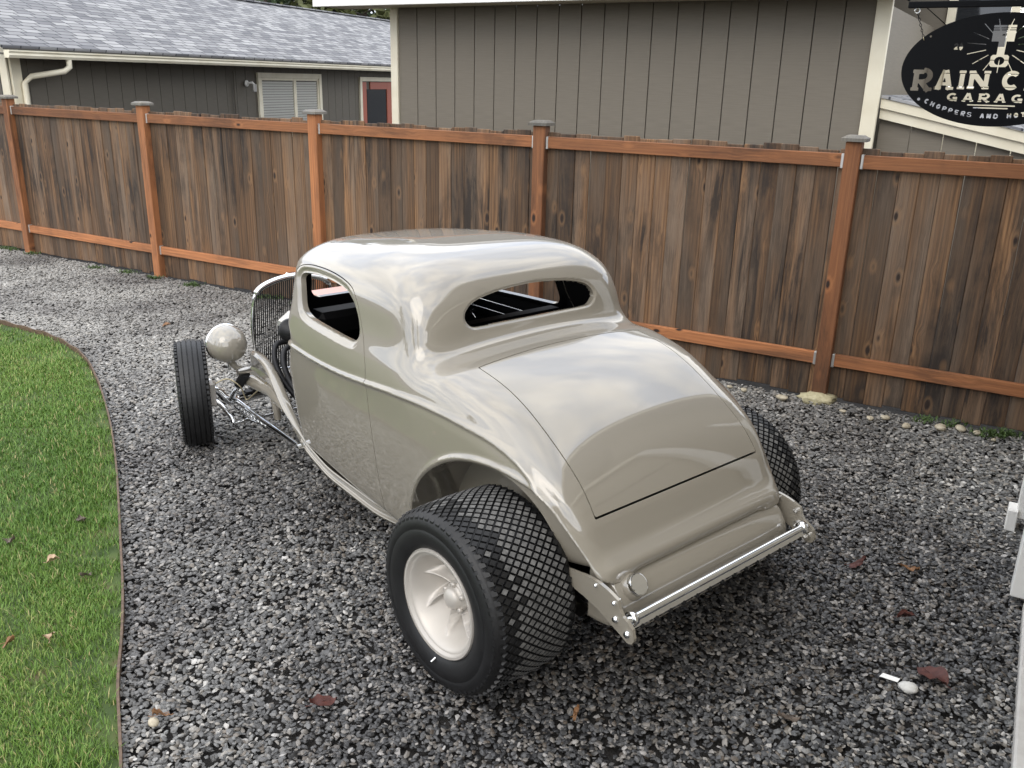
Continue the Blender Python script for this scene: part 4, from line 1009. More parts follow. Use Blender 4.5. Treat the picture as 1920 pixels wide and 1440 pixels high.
M['rubber'] = m_rubber('black_rubber', (0.006, 0.006, 0.0065), 0.50)
def m_dust():
    t = NT('dusty_tread_face'); n = t.noise(30, detail=6, rough=0.7)
    t.set(Base_Color=t.ramp(n, [(0.30, (0.045, 0.045, 0.044)), (0.70, (0.20, 0.196, 0.188))]), Roughness=0.85); return t.m
M['dust'] = m_dust()
M['iron'] = plain('dark_engine_iron', (0.02, 0.02, 0.022), 0.5, 0.4)
M['pink'] = plain('pale_red_cover', (0.62, 0.36, 0.31), 0.3)
M['steel'] = plain('brushed_steel', (0.55, 0.53, 0.50), 0.28, 1.0)
M['dark'] = plain('dark_void', (0.006, 0.006, 0.006), 0.9)
M['lens'] = plain('lamp_lens', (0.75, 0.78, 0.8), 0.06, 0.0, Specular_IOR_Level=0.8)
M['line'] = plain('brake_line', (0.62, 0.54, 0.36), 0.3, 0.8)

# ------------------------------------------------------------------ body panels
shell_object('body_shell', body_p, M['paint'], car, depth=0.026)
dl = shell_object('door', doorL, M['paint'], car, depth=0.026)
dr_ = shell_object('door', doorR, M['paint'], car, depth=0.026)
shell_object('trunk_lid', lid_p, M['paint'], car, depth=0.03)
offset_object('cabin_lining', [p for p in body_p + door_p if (SV[p[0], 0] > 0.74 and SV[p[0], 2] > 0.3) or SV[p[0], 2] > 1.16], M['lining'], car, 0.023)
bx('parcel_shelf', M['lining'], car, (0.80, 0, 0.97), (0.48, 1.14, 0.03), 0.004); bx('seat_back', M['lining'], car, (0.98, 0, 0.78), (0.10, 1.14, 0.60), 0.02)
# inner wheel houses
AI = [(float(a), max(float(b), 0.44)) for a, b in ARCHCUT]
for s in (1, -1):
    mb = MB(); mb.prism(AI, s * 0.395, s * 0.402); mb.build('wheel_house', M['paint'], car)
# cabin: floor-level dark tub, dash, right door trim seen through the back window
bx('dashboard', M['lining'], car, (1.72, 0, 0.98), (0.16, 0.94, 0.14), 0.03)
for z0, z1, x0, x1 in ((1.005, 0.985, 1.72, 0.98), (0.955, 0.935, 1.72, 0.98)):
    mb = MB(); mb.tube([(x0, -0.535, z0), ((x0 + x1) / 2, -0.570, (z0 + z1) / 2), (x1, -0.592, z1)], 0.0035, 8); mb.build('trim_strip', M['chrome'], car)
mb = MB(); mb.tube([(1.62, -0.52, 0.93), (1.62, -0.49, 0.93), (1.56, -0.48, 0.90)], 0.010, 8); mb.build('window_crank', M['chrome'], car)
# ------------------------------------------------------------------ rear wheels
RW, RR, RY, RZ = 0.410, 0.368, 0.955, 0.359
def tyre_radius(v):
    a = abs(v) / (RW / 2)
    return RR - 0.008 * a * a - (0.030 * max(0, (a - 0.84) / 0.16) ** 2)
def rear_wheel(side):
    """axis along y; outer face towards +y * side"""
    w = empty('rear_wheel', (0, side * (RY - RW / 2), RZ), 0, car)
    prof = [(0.198, RW / 2 - 0.035), (0.212, RW / 2 - 0.020), (0.235, RW / 2 - 0.006), (0.262, RW / 2), (0.290, RW / 2 + 0.001), (0.293, RW / 2 - 0.002), (0.296, RW / 2 + 0.0005), (0.318, RW / 2 - 0.003), (0.338, RW / 2 - 0.012), (0.348, RW / 2 - 0.022)]
    half = prof + [(tyre_radius(v) - 0.011, v) for v in np.linspace(RW / 2 - 0.034, 0, 8)]
    full = half + [(r, -v) for r, v in half[::-1][1:]]
    mb = MB(); mb.lathe([(r, v * side) for r, v in full], 96)
    ty = mb.build('tyre', M['rubber'], w)
    # tread blocks
    V_, F_, mt = [], [], []
    def put(ring, rt_fn, inset, depth, top_mat):
        b = len(V_); n = len(ring); c = np.mean(ring, 0)
        for lvl in (0, 1):
            for q in ring:
                p = c + (q - c) * (1.0 if lvl == 0 else inset)
                r = rt_fn(p[1]) - (depth if lvl == 0 else 0); V_.append((r * math.cos(p[0]), p[1] * side, r * math.sin(p[0])))
        F_.append(tuple(range(b + n, b + 2 * n))); mt.append(top_mat)
        for i in range(n): F_.append((b + i, b + (i + 1) % n, b + n + (i + 1) % n, b + n + i)); mt.append(0)
    NR, NC = 15, 64; TW = RW - 0.078; rp = TW / NR; da = 2 * math.pi / NC
    rr = random.Random(3 if side > 0 else 4)
    for i in range(NR):
        v = -TW / 2 + (i + 0.5) * rp
        for j in range(NC):
            a = (j + (0.5 if i % 2 else 0.0)) * da
            hv, hu = rp * 0.80, da * 0.40; sk = 0.0
            edge = v > 0.105 or v < -0.14 or (v > 0.065 and rr.random() < .4)
            put([np.array(q) for q in ((a - hu, v), (a + sk, v - hv), (a + hu, v), (a - sk, v + hv))], tyre_radius, 0.88, 0.013, 1 if (not edge or rr.random() < .12) else 0)
    for sg in (1, -1):                               # shoulder lugs
        for j in range(NC):
            a = (j + 0.25) * da; v0, v1 = RW / 2 - 0.045, RW / 2 - 0.007
            put([np.array(q) for q in ((a - da * .30, sg * v0), (a + da * .36, sg * v0), (a + da * .22, sg * v1), (a - da * .40, sg * v1))], lambda v: RR - 0.007 - 0.9 * max(0, abs(v) - (RW / 2 - 0.035)), 0.93, 0.016, 0)
    me = bpy.data.meshes.new('tread'); me.from_pydata(V_, [], F_); me.materials.append(M['rubber']); me.materials.append(M['dust']); me.polygons.foreach_set('material_index', mt)
    bm = bmesh.new(); bm.from_mesh(me); bmesh.ops.recalc_face_normals(bm, faces=bm.faces[:]); bm.to_mesh(me); bm.free()
    tr = bpy.data.objects.new('tread', me); link(tr, ty)
    tag(tr, kind='stuff')
    # cast wheel: polar height field
    NPH, NRR = 400, 64
    rs = np.concatenate([np.linspace(0.212, 0.196, 5), np.linspace(0.193, 0.0, NRR - 5)])
    ph = np.arange(NPH) * 2 * math.pi / NPH
    R_, P_ = np.meshgrid(rs, ph, indexing='ij')
    ss = lambda a, b, x: np.clip((x - a) / (b - a), 0, 1) ** 2 * (3 - 2 * np.clip((x - a) / (b - a), 0, 1))
    base = np.where(R_ > 0.196, 0.0, 0.012 + 0.150 * ss(0.192, 0.095, R_) ** 0.9)
    base = np.where((R_ <= 0.198) & (R_ > 0.192), 0.012, base)
    NF = 7; cell = 2 * math.pi / NF
    ang = (P_ - 0.2 + side * 4.2 * (R_ - 0.05)) % cell
    s_ = ang / cell                                              # 0 at the crisp edge of a vane
    top = 0.104 - (R_ - 0.05) * 0.40
    reach = np.clip(0.62 - (R_ - 0.05) * 3.4, 0.05, 1)
    u = np.clip(s_ / reach, 0, 1)
    vane = top + (base - top) * u ** 1.3
    rib = 0.006 * np.exp(-((s_ - 0.04) / 0.05) ** 2)
    dep = np.where((R_ < 0.186) & (s_ < reach), np.minimum(base, vane - rib), base)
    hub = 0.075 - 0.028 * np.sqrt(np.clip(1 - (R_ / 0.044) ** 2, 0, 1))
    dep = np.where(R_ < 0.044, hub, np.where(R_ < 0.056, np.minimum(dep, 0.086), dep))
    vs = np.stack([R_ * np.cos(P_), side * (RW / 2 - 0.012 - dep), R_ * np.sin(P_)], -1).reshape(-1, 3)
    fs = []
    hole = (R_ > 0.060) & (R_ < 0.125) & (s_ > 0.70) & (s_ < 0.97)
    for i in range(len(rs) - 1):
        for j in range(NPH):
            j2 = (j + 1) % NPH
            if hole[i, j] and hole[i + 1, j] and hole[i, j2] and hole[i + 1, j2]: continue
            q = (i * NPH + j, i * NPH + j2, (i + 1) * NPH + j2, (i + 1) * NPH + j)
            fs.append(q if side < 0 else q[::-1])
    o = mesh_obj('rim', vs, fs, M['satin'], w, True)
    mb = MB(); mb.lathe([(0.0, side * 0.02), (0.15, side * 0.02), (0.20, side * 0.05)], 32); mb.build('brake_drum', M['dark'], w)
    mb = MB(); mb.lathe([(0.212, side * (RW / 2 - 0.010)), (0.216, side * (RW / 2 - 0.018)), (0.200, side * (RW / 2 - 0.05)), (0.196, -side * RW / 2)], 64); mb.build('rim_flange', M['satin'], w)
    va = math.radians(-118); mb = MB(); p0 = Vector((0.232 * math.cos(va), side * (RW / 2 - 0.008), 0.232 * math.sin(va)))
    mb.tube([p0, p0 + Vector((-0.004, side * 0.02, -0.01))], 0.005, 8); mb.build('valve_stem', M['chrome'], w)
    mb = MB(); mb.lathe([(0.0, side * (RW / 2 - 0.085)), (0.010, side * (RW / 2 - 0.085)), (0.010, side * (RW / 2 - 0.10))], 10)
    nut = mb.build('lug_nut', M['satin'], w); nut.location = (0.052 * math.cos(0.35 + .63), 0, 0.052 * math.sin(0.35 + .63))
    for k in range(1, 5):
        n2 = link(bpy.data.objects.new('lug_nut', nut.data), w); a = 0.35 + .63 + k * 2 * math.pi / 5; n2.location = (0.052 * math.cos(a), 0, 0.052 * math.sin(a))
    w.rotation_euler = (0, -0.5 if side > 0 else 0.9, 0)
    return w
rear_wheel(1); rear_wheel(-1)
mb = MB(); mb.tube([(0, 0.46, RZ), (0, -0.46, RZ)], 0.045, 16); mb.build('rear_axle', M['iron'], car)

# ------------------------------------------------------------------ front wheels and axle
FX, FY, FR, FWD = 2.888, 0.690, 0.330, 0.185
def front_wheel(side):
    w = empty('front_wheel', (FX, side * FY, FR - 0.004), 0, car); w.rotation_euler = (side * -0.012, 0, math.radians(-20.5))
    h = FWD / 2; prof = [(0.205, h - 0.03), (0.215, h - 0.012), (0.245, h), (0.285, h - 0.002), (0.308, h - 0.010), (0.318, h - 0.018)]
    v = h - 0.020
    ribs = 5; wr = (2 * v) / ribs
    tread = []
    for i in range(ribs):
        a = v - i * wr; b = a - wr
        crown = lambda q: FR - 0.010 * (q / v) ** 2
        tread += [(crown(a - .003) - 0.008, a - 0.0022), (crown(a - .003), a - 0.0034), (crown(b + .003), b + 0.0034), (crown(b + .003) - 0.008, b + 0.0022)]
    full = prof + tread + [(r, -q) for r, q in prof[::-1]]
    mb = MB(); mb.lathe([(r, q * side) for r, q in full], 80, smooth=False); ty = mb.build('tyre', M['rubber'], w)
    mb = MB()
    for j in range(64):                               # notched shoulders
        a = j * 2 * math.pi / 64
        m = Matrix.Rotation(-a, 4, 'Y') @ Matrix.Translation((0.3165, 0, 0))
        for sg in (1, -1):
            q = MB(); q.box((0, sg * (h - 0.013), 0), (0.011, 0.014, 0.019), bev=0)
            mb.add([tuple(m @ Vector(p)) for p in q.v], q.f)
    sh = mb.build('shoulder_lugs', M['rubber'], ty); tag(sh, kind='stuff')
    mb = MB(); mb.lathe([(0.208, side * (h - 0.02)), (0.212, side * (h - 0.028)), (0.196, side * (h - 0.045)), (0.150, side * 0.01), (0.06, side * 0.02), (0.05, side * 0.045), (0.0, side * 0.05)], 48); mb.build('rim', M['satin'], w)
    mb = MB(); mb.lathe([(0.206, -side * (h - 0.02)), (0.196, -side * (h - 0.03)), (0.190, 0.0), (0.1, 0.0)], 48); mb.build('rim_inner', M['satin'], w)
    mb = MB(); mb.lathe([(0.03, -side * 0.075), (0.135, -side * 0.075), (0.135, -side * 0.092), (0.03, -side * 0.092)], 40, closed=True); mb.build('brake_disc', M['steel'], w)
    cx = -0.115
    mb = MB(); mb.box((cx, -side * 0.095, 0.02), (0.075, 0.060, 0.155), bev=0.012); mb.build('brake_caliper', M['satin'], w)
    mb = MB(); mb.box((cx - .03, -side * 0.070, 0.055), (0.02, 0.03, 0.05), bev=0.004); mb.build('brake_pad', M['steel'], w)
    return w
front_wheel(1); front_wheel(-1)
AXZ = 0.215
axl = [(FX, y, z) for y, z in ((0.585, 0.320), (0.565, 0.318), (0.53, 0.295), (0.505, 0.255), (0.475, 0.222), (0.43, AXZ), (0, AXZ), (-0.43, AXZ), (-0.475, 0.222), (-0.505, 0.255), (-0.53, 0.295), (-0.565, 0.318), (-0.585, 0.320))]
mb = MB(); mb.tube(axl, [0.020, 0.023, 0.024, 0.025, 0.026, 0.024, 0.022, 0.024, 0.026, 0.025, 0.024, 0.023, 0.020], 14); mb.build('front_axle', M['chrome'], car)
for s in (1, -1):
    mb = MB(); mb.tube([(FX, s * 0.60, 0.39), (FX, s * 0.592, 0.25)], 0.020, 12); mb.build('kingpin', M['chrome'], car)
    mb = MB(); mb.tube([(FX - 0.01, s * 0.595, 0.275), (FX - 0.09, s * 0.560, 0.235), (FX - 0.20, s * 0.545, 0.180), (FX - 0.215, s * 0.543, 0.155)], [0.018, 0.015, 0.014, 0.016], 10); mb.build('steering_arm', M['chrome'], car)
    # drilled radius rod
    P0, P1 = Vector((FX - 0.02, s * 0.445, 0.235)), Vector((1.86, s * 0.515, 0.255))
    mb = MB(); mb.tube([P0, P0.lerp(P1, 0.02), P0.lerp(P1, 0.1), P0.lerp(P1, 0.97), P1], [0.016, 0.024, 0.018, 0.015, 0.018], 12); rod = mb.build('radius_rod', M['chrome'], car)
    dv = (P1 - P0)
    for k in range(9):
        c = P0 + dv * (0.09 + 0.055 * k) + Vector((0, 0, -0.028 + 0.0015 * k))
        mb = MB(); mb.tube([c + Vector((0.017 * math.cos(a), s * 0.004, 0.017 * math.sin(a))) for a in np.linspace(0, 2 * math.pi, 15)], 0.0045, 6, caps=False); mb.build('drilled_hole', M['chrome'], rod)
    mb = MB(); mb.tube([P0 + Vector((0.0, 0, -0.055)), P0 + dv * 0.3 + Vector((0, 0, -0.052)), P0 + dv * 0.60 + Vector((0, 0, -0.018))], 0.0085, 8); mb.build('lower_bar', M['chrome'], rod)
    mb = MB(); mb.tube([P1 + Vector((0, -0.03 * s, 0)), P1 + Vector((0, 0.02 * s, 0))], 0.022, 12); mb.build('rod_end', M['chrome'], car)
    # shock absorber
    A, B = Vector((2.70, s * 0.430, 0.445)), Vector((FX - 0.03, s * 0.47, 0.245))
    mb = MB(); mb.tube([A, A.lerp(B, 0.45)], 0.030, 14); mb.build('shock_body', M['iron'], car)
    mb = MB(); mb.tube([A.lerp(B, 0.45), B], 0.017, 12); mb.build('shock_rod', M['chrome'], car)
    mb = MB(); mb.tube([A + Vector((0, s * 0.05, 0.02)), A + Vector((0, -s * 0.03, 0.02))], 0.021, 14); mb.build('shock_bolt', M['steel'], car)
    # brake hose
    mb = MB(); mb.tube([tuple(q) for q in spline([(FX - 0.10, s * 0.59, 0.39), (FX - 0.12, s * 0.52, 0.41), (FX - 0.16, s * 0.46, 0.36), (FX - 0.17, s * 0.43, 0.27), (FX - 0.22, s * 0.42, 0.30), (FX - 0.35, s * 0.37, 0.42)], 8)], 0.0045, 6); mb.build('brake_hose', M['line'], car)
mb = MB(); mb.tube([(FX - 0.215, 0.545, 0.150), (FX - 0.215, -0.545, 0.150)], 0.012, 12); mb.build('tie_rod', M['chrome'], car)
mb = MB()
for k in range(7): mb.box((FX + 0.01, 0, 0.245 + k * 0.009), (0.05, 0.80 - 0.09 * k, 0.0075), bev=0.001)
mb.build('leaf_spring', M['iron'], car)

# ------------------------------------------------------------------ frame rails
for s in (1, -1):
    X = [2.93, 2.86, 2.72, 2.56, 2.43, 2.30, 2.18, 2.06, 1.95, 1.82, 1.5, 1.0, 0.5]
    Y = [0.285, 0.295, 0.312, 0.338, 0.362, 0.390, 0.418, 0.446, 0.470, 0.498, 0.54, 0.565, 0.50]
    ZT = [0.485, 0.535, 0.560, 0.556, 0.533, 0.490, 0.440, 0.392, 0.345, 0.292, 0.262, 0.262, 0.27]
    ZB = [0.335, 0.328, 0.325, 0.325, 0.322, 0.312, 0.298, 0.282, 0.266, 0.246, 0.215, 0.205, 0.21]
    xs = np.linspace(2.93, 0.5, 61); f_ = lambda A: np.interp(xs, X[::-1], A[::-1])
    sm = lambda a: np.convolve(np.pad(a, 2, 'edge'), [.1, .25, .3, .25, .1], 'valid')
    y, zt, zb = sm(f_(Y)), sm(f_(ZT)), sm(f_(ZB))
    v = []; f = []
    for i, x in enumerate(xs):
        fl = 0.055 * min(1, (i + 1) / 6) * (0.12 + 0.88 * float(sstep(1.75, 2.2, np.array(x))))
        cr = [(y[i] + fl, zt[i] - 0.012), (y[i] + fl, zt[i] - 0.004), (y[i] + fl * .5, zt[i] + 0.004), (y[i], zt[i]), (y[i] - 0.012, zt[i] - 0.01), (y[i] - 0.006, (zt[i] + zb[i]) / 2), (y[i] + 0.012, (zt[i] + zb[i]) / 2 - 0.03), (y[i] + 0.006, zb[i] + 0.012), (y[i] - 0.006, zb[i]), (y[i] - 0.05, zb[i]), (y[i] - 0.05, zb[i] + 0.012), (y[i] + 0.0, zb[i] + 0.02), (y[i] - 0.0, zt[i] - 0.03), (y[i] + fl * .6, zt[i] - 0.014)]
        v += [(x, s * a, b) for a, b in cr]
    n = 14
    for i in range(len(xs) - 1):
        for k in range(n): f.append((i * n + k, i * n + (k + 1) % n, (i + 1) * n + (k + 1) % n, (i + 1) * n + k))
    mb = MB(); mb.add(v, f, True); mb.build('frame_rail', M['paint'], car)
    mb = MB(); mb.tube([(2.80, s * 0.385, 0.375), (2.775, s * 0.385, 0.377), (2.70, s * 0.375, 0.38), (2.50, s * 0.36, 0.37), (2.25, s * 0.40, 0.335)], [0.012, 0.042, 0.045, 0.036, 0.02], 16); mb.build('frame_horn', M['paint'], car)
    mb = MB(); mb.tube([(2.52, s * 0.33, 0.33), (2.50, s * 0.33, 0.18)], [0.03, 0.022], 12); mb.build('bump_bracket', M['paint'], car)
    # rear frame plate with bolts
    top = spline([(0.05, 0.50), (-0.20, 0.505), (-0.331, 0.522), (-0.43, 0.536), (-0.50, 0.528), (-0.560, 0.508)], 5)
    pl = [tuple(p) for p in top] + [(-0.570, 0.478), (-0.585, 0.457), (-0.606, 0.448), (-0.632, 0.428)] + [(-0.617 + 0.026 * math.cos(a), 0.392 + 0.026 * math.sin(a)) for a in np.radians([170, 200, 230, 260, 285])] + [(-0.56, 0.390), (-0.472, 0.426), (-0.40, 0.446), (-0.337, 0.458), (-0.245, 0.470), (0.05, 0.475)]
    mb = MB(); mb.prism(pl, s * 0.563, s * 0.577); mb.build('frame_plate', M['paint'], car)
    bo = None
    for px_, pz_, r_ in ((-0.455, 0.520, 0.008), (-0.545, 0.492, 0.009), (-0.555, 0.432, 0.013), (-0.612, 0.400, 0.014)):
        mb = MB(); mb.lathe([(0.0, s * 0.588), (r_ * .75, s * 0.586), (r_, s * 0.577), (r_, s * 0.55)], 14); b_ = mb.build('bolt', M['chrome'], car); b_.location = (px_, 0, pz_)
mb = MB(); mb.box((2.84, 0, 0.30), (0.10, 0.60, 0.06), bev=0.01); mb.build('front_crossmember', M['paint'], car)

# ------------------------------------------------------------------ tail: tank, spreader bar, exhausts
tp = spline([(-0.36, 0.535), (-0.43, 0.530), (-0.484, 0.508), (-0.520, 0.468), (-0.540, 0.425), (-0.548, 0.390), (-0.558, 0.376), (-0.580, 0.373), (-0.580, 0.363), (-0.53, 0.352), (-0.46, 0.325), (-0.36, 0.315)], 5)
v = []; f = []; n = len(tp); cxz = np.array([-0.42, 0.43])
YS = [-0.520, -0.518, -0.512, -0.500, -0.48, -0.3, 0, 0.3, 0.48, 0.500, 0.512, 0.518, 0.520]; SC_ = [0.80, 0.90, 0.955, 0.988, 1, 1, 1, 1, 1, 0.988, 0.955, 0.90, 0.80]
for y, k in zip(YS, SC_): v += [(*(lambda p: (p[0], y, p[1]))(cxz + (p - cxz) * k),) for p in tp]
for i in range(len(YS) - 1):
    for k in range(n): f.append((i * n + k, i * n + (k + 1) % n, (i + 1) * n + (k + 1) % n, (i + 1) * n + k))
mb = MB(); mb.add(v, f, True); mb.add(v[:n], [tuple(range(n))]); mb.add(v[-n:], [tuple(range(n))]); mb.build('fuel_tank', M['paint'], car)
nd = Vector((-0.76, 0.0, 0.62)).normalized(); cc = Vector((-0.512, 0.440, 0.492))
mb = MB(); q = nd.to_track_quat('Y', 'Z').to_matrix().to_4x4(); q.translation = cc
mb.lathe([(0.052, -0.012), (0.047, 0.004), (0.042, 0.012)], 28, m=q); mb.build('filler_neck', M['paint'], car)
mb = MB(); mb.lathe([(0.040, 0.0), (0.042, 0.014), (0.042, 0.026), (0.040, 0.031)], 32, m=q); mb.lathe([(0.040, 0.031), (0.036, 0.0325), (0.0, 0.0325)], 32, m=q, smooth=False); mb.build('fuel_cap', M['chrome'], car)
mb = MB(); mb.tube([(-0.594, 0.562, 0.436), (-0.594, -0.562, 0.436)], 0.0155, 20); bar = mb.build('spreader_bar', M['chrome'], car)
mb = MB(); mb.prism([(-0.606, 0.428), (-0.588, 0.422), (-0.584, 0.402), (-0.592, 0.394), (-0.607, 0.396), (-0.613, 0.410)], -0.562, 0.562); lo = mb.build('drilled_strip', M['chrome'], bar)
for k in range(14):
    y = -0.50 + k * 1.0 / 13
    mb = MB(); mb.tube([(-0.604, 0, 0.4005), (-0.6165, 0, 0.4045)], 0.0085, 12); h_ = mb.build('drilled_hole', M['dark'], bar); h_.location = (0, y, 0)
for s in (1, -1):
    mb = MB(); mb.lathe([(0.0, -0.02 * s), (0.026, -0.02 * s), (0.028, 0.0), (0.018, 0.0)], 20); c_ = mb.build('bar_end', M['chrome'], car); c_.location = (-0.594, s * 0.545, 0.436)
    # exhaust
    e0 = Vector((0.45, s * 0.30, 0.22)); e1 = Vector((-0.24, s * 0.415, 0.245))
    mb = MB(); mb.tube([e0, e0.lerp(e1, .5), e1], 0.030, 18, caps=False); mb.tube([e1, e0.lerp(e1, .7)], 0.0265, 18, caps=False); mb.build('exhaust_pipe', M['steel'], car)
bx('belly_pan', M['iron'], car, (0.9, 0, 0.26), (2.2, 0.7, 0.08), 0.01)
# body-coloured inner tail pan under the lip
bx('tail_pan', M['iron'], car, (-0.18, 0, 0.46), (0.40, 0.76, 0.10), 0.01)

# ------------------------------------------------------------------ headlamps, grille, engine
for s in (1, -1):
    hl = empty('headlamp', (2.725, s * 0.520, 0.646), 0, car)
    mb = MB(); q = Matrix.Rotation(-math.pi / 2, 4, 'Z')
    pr = [(0.0, -0.118), (0.030, -0.116), (0.058, -0.106), (0.082, -0.088), (0.100, -0.062), (0.111, -0.030), (0.115, 0.0), (0.116, 0.030)]
    mb.lathe(pr, 40, m=q); mb.build('headlamp_bucket', M['paint'], hl)
    mb = MB(); mb.lathe([(0.116, 0.028), (0.121, 0.034), (0.120, 0.044), (0.108, 0.050)], 40, m=q); mb.build('headlamp_ring', M['chrome'], hl)
    mb = MB(); mb.lathe([(0.108, 0.048), (0.08, 0.062), (0.04, 0.070), (0.0, 0.072)], 32, m=q); mb.build('headlamp_lens', M['lens'], hl)
    mb = MB(); mb.tube([(0.0, -s * 0.01, -0.11), (-0.005, -s * 0.04, -0.155), (-0.02, -s * 0.09, -0.185)], [0.024, 0.018, 0.02], 10); mb.build('headlamp_bracket', M['paint'], hl)
    mb = MB(); mb.tube([(0.0, s * 0.0, -0.115), (0.0, s * 0.0, -0.165)], 0.008, 8); mb.build('headlamp_bolt', M['chrome'], hl)
GO = [(0.0, 0.985), (0.06, 0.982), (0.14, 0.968), (0.21, 0.944), (0.252, 0.912), (0.272, 0.872), (0.285, 0.75), (0.285, 0.62), (0.262, 0.50), (0.20, 0.41), (0.12, 0.37), (0.0, 0.355)]
gx = lambda z: 2.83 + 0.10 * (0.985 - z)
out = spline(GO, 6)
full = [(gx(z), y, z) for y, z in out] + [(gx(z), -y, z) for y, z in out[::-1][1:]]
gr = empty('grille', (0, 0, 0), 0, car)
rad = [0.020 if p[2] > 0.90 else 0.011 for p in full]
mb = MB(); mb.tube(full, rad, 12, caps=False); mb.build('grille_surround', M['chrome'], gr)
mb = MB()
for k in range(-19, 20):
    y = k * 0.0142; ay = abs(y)
    zt = np.interp(ay, out[:36, 0], out[:36, 1]) if ay < 0.28 else 0.8
    up = out[(out[:, 1] > 0.74)]; dn = out[(out[:, 1] <= 0.62)][::-1]
    zt = np.interp(ay, up[:, 0], up[:, 1]); zb = np.interp(ay, dn[:, 0], dn[:, 1])
    mb.tube([(gx(zt), y, zt), (gx(zb), y, zb)], 0.0045, 6, caps=False)
g = mb.build('grille_bars', M['iron'], gr); tag(g, kind='stuff')
mb = MB(); mb.box((2.85, 0, 0.992), (0.05, 0.075, 0.026), bev=0.008); mb.build('grille_badge', M['chrome'], gr)
eng = empty('engine', (0, 0, 0), 0, car)
bx('engine_block', M['iron'], eng, (2.34, 0, 0.58), (0.50, 0.34, 0.36), 0.02)
for s in (1, -1):
    m = Matrix.Rotation(s * -0.6, 4, 'X'); mb = MB(); mb.box((0, 0, 0), (0.46, 0.13, 0.09), m=m, bev=0.02); c_ = mb.build('valve_cover', M['steel'], eng); c_.location = (2.34, s * 0.20, 0.78)
    for k in range(4):
        x = 2.17 + k * 0.115
        mb = MB(); mb.tube([tuple(p) for p in spline([(x, s * 0.20, 0.66), (x - .02, s * 0.31, 0.66), (x - .06, s * 0.345, 0.58), (x - .13, s * 0.33, 0.46), (x - .25, s * 0.31, 0.38)], 6)], 0.017, 10); mb.build('header_pipe', M['chrome'] if k == 1 else M['iron'], eng)
bx('air_scoop', M['pink'], eng, (2.30, -0.02, 0.945), (0.36, 0.26, 0.045), 0.012)
bx('carburettor', M['steel'], eng, (2.32, 0, 0.88), (0.22, 0.18, 0.09), 0.02)
mb = MB(); mb.lathe([(0.0, 0.0), (0.065, 0.0), (0.065, 0.02), (0.05, 0.024), (0.045, 0.07), (0.0, 0.08)], 28, m=Matrix.Translation((2.10, 0.42, 0.86)) @ Matrix.Rotation(math.pi / 2, 4, 'Z')); mb.build('alternator', M['iron'], eng)
bx('radiator', M['iron'], eng, (2.72, 0, 0.60), (0.04, 0.20, 0.30), 0.01)
bx('firewall', M['paint'], car, (1.885, 0, 0.68), (0.02, 0.80, 0.50), 0.004)

# ------------------------------------------------------------------ hanging sign
def build_sign():
    st = 0.0024
    nx, nz = int(2 * SIGN_HW / st) + 4, int(2 * SIGN_HH / st) + 4
    gx_, gz_ = np.meshgrid((np.arange(nx) - (nx - 1) / 2) * st, (np.arange(nz) - (nz - 1) / 2) * st, indexing='ij')
    Vg = np.stack([gx_.ravel(), np.zeros(gx_.size), gz_.ravel()], 1)
    Sg = Shell(Vg, np.tile([0.0, -1.0, 0.0], (len(Vg), 1)))
    i, j = np.meshgrid(np.arange(nx - 1), np.arange(nz - 1), indexing='ij'); b = (i * nz + j).ravel()
    P = [(a, a + nz, a + nz + 1, a + 1) for a in b.tolist()]
    ins, _ = Sg.cut(P, sign_field)
    Va, Na = Sg.arrays(); used = sorted({q for p in ins for q in p}); mp = {g_: k for k, g_ in enumerate(used)}
    v0 = Va[used]; n0 = len(v0); th = 0.003
    vs = np.vstack([v0 + [0, -th / 2, 0], v0 + [0, th / 2, 0]])
    fs = [tuple(mp[q] for q in p) for p in ins] + [tuple(mp[q] + n0 for q in p)[::-1] for p in ins]
    fs += [(mp[b_], mp[a_], mp[a_] + n0, mp[b_] + n0) for a_, b_ in boundary(ins)]
    return vs, fs
SGN_C = Vector((1.7116, 3.3762, 2.2753))
sg_vs, sg_fs = build_sign()
hs = mesh_obj('hanging_sign', sg_vs, sg_fs, M['black_metal']); hs.scale = (0.97, 1, 0.97); hs.location = SGN_C; hs.rotation_euler = (0, 0, math.atan2(FU.y, FU.x)); 
tag(hs, 'black oval steel sign with cut-out lettering and piston hanging on chains', 'sign')
brk = empty('sign_bracket', SGN_C, math.atan2(FU.y, FU.x)); tag(brk, 'black square tube arm holding the oval sign out from the garage', 'bracket')
bx('arm', M['black_metal'], brk, (0.095, 0, 0.222), (0.85, 0.022, 0.022), 0.002); bx('wall_plate', M['black_metal'], brk, (0.515, 0, 0.20), (0.008, 0.10, 0.16), 0.002)
mb = MB(); mb.tube([(-0.328, 0, 0.236), (-0.345, 0, 0.245)], 0.003, 6); mb.build('hook', M['black_metal'], brk)
mb = MB(); mb.tube([(-0.27, 0.012, 0.214), (-0.12, 0.20, 0.09)], 0.0016, 6); mb.build('stay_cable', M['black_metal'], brk)
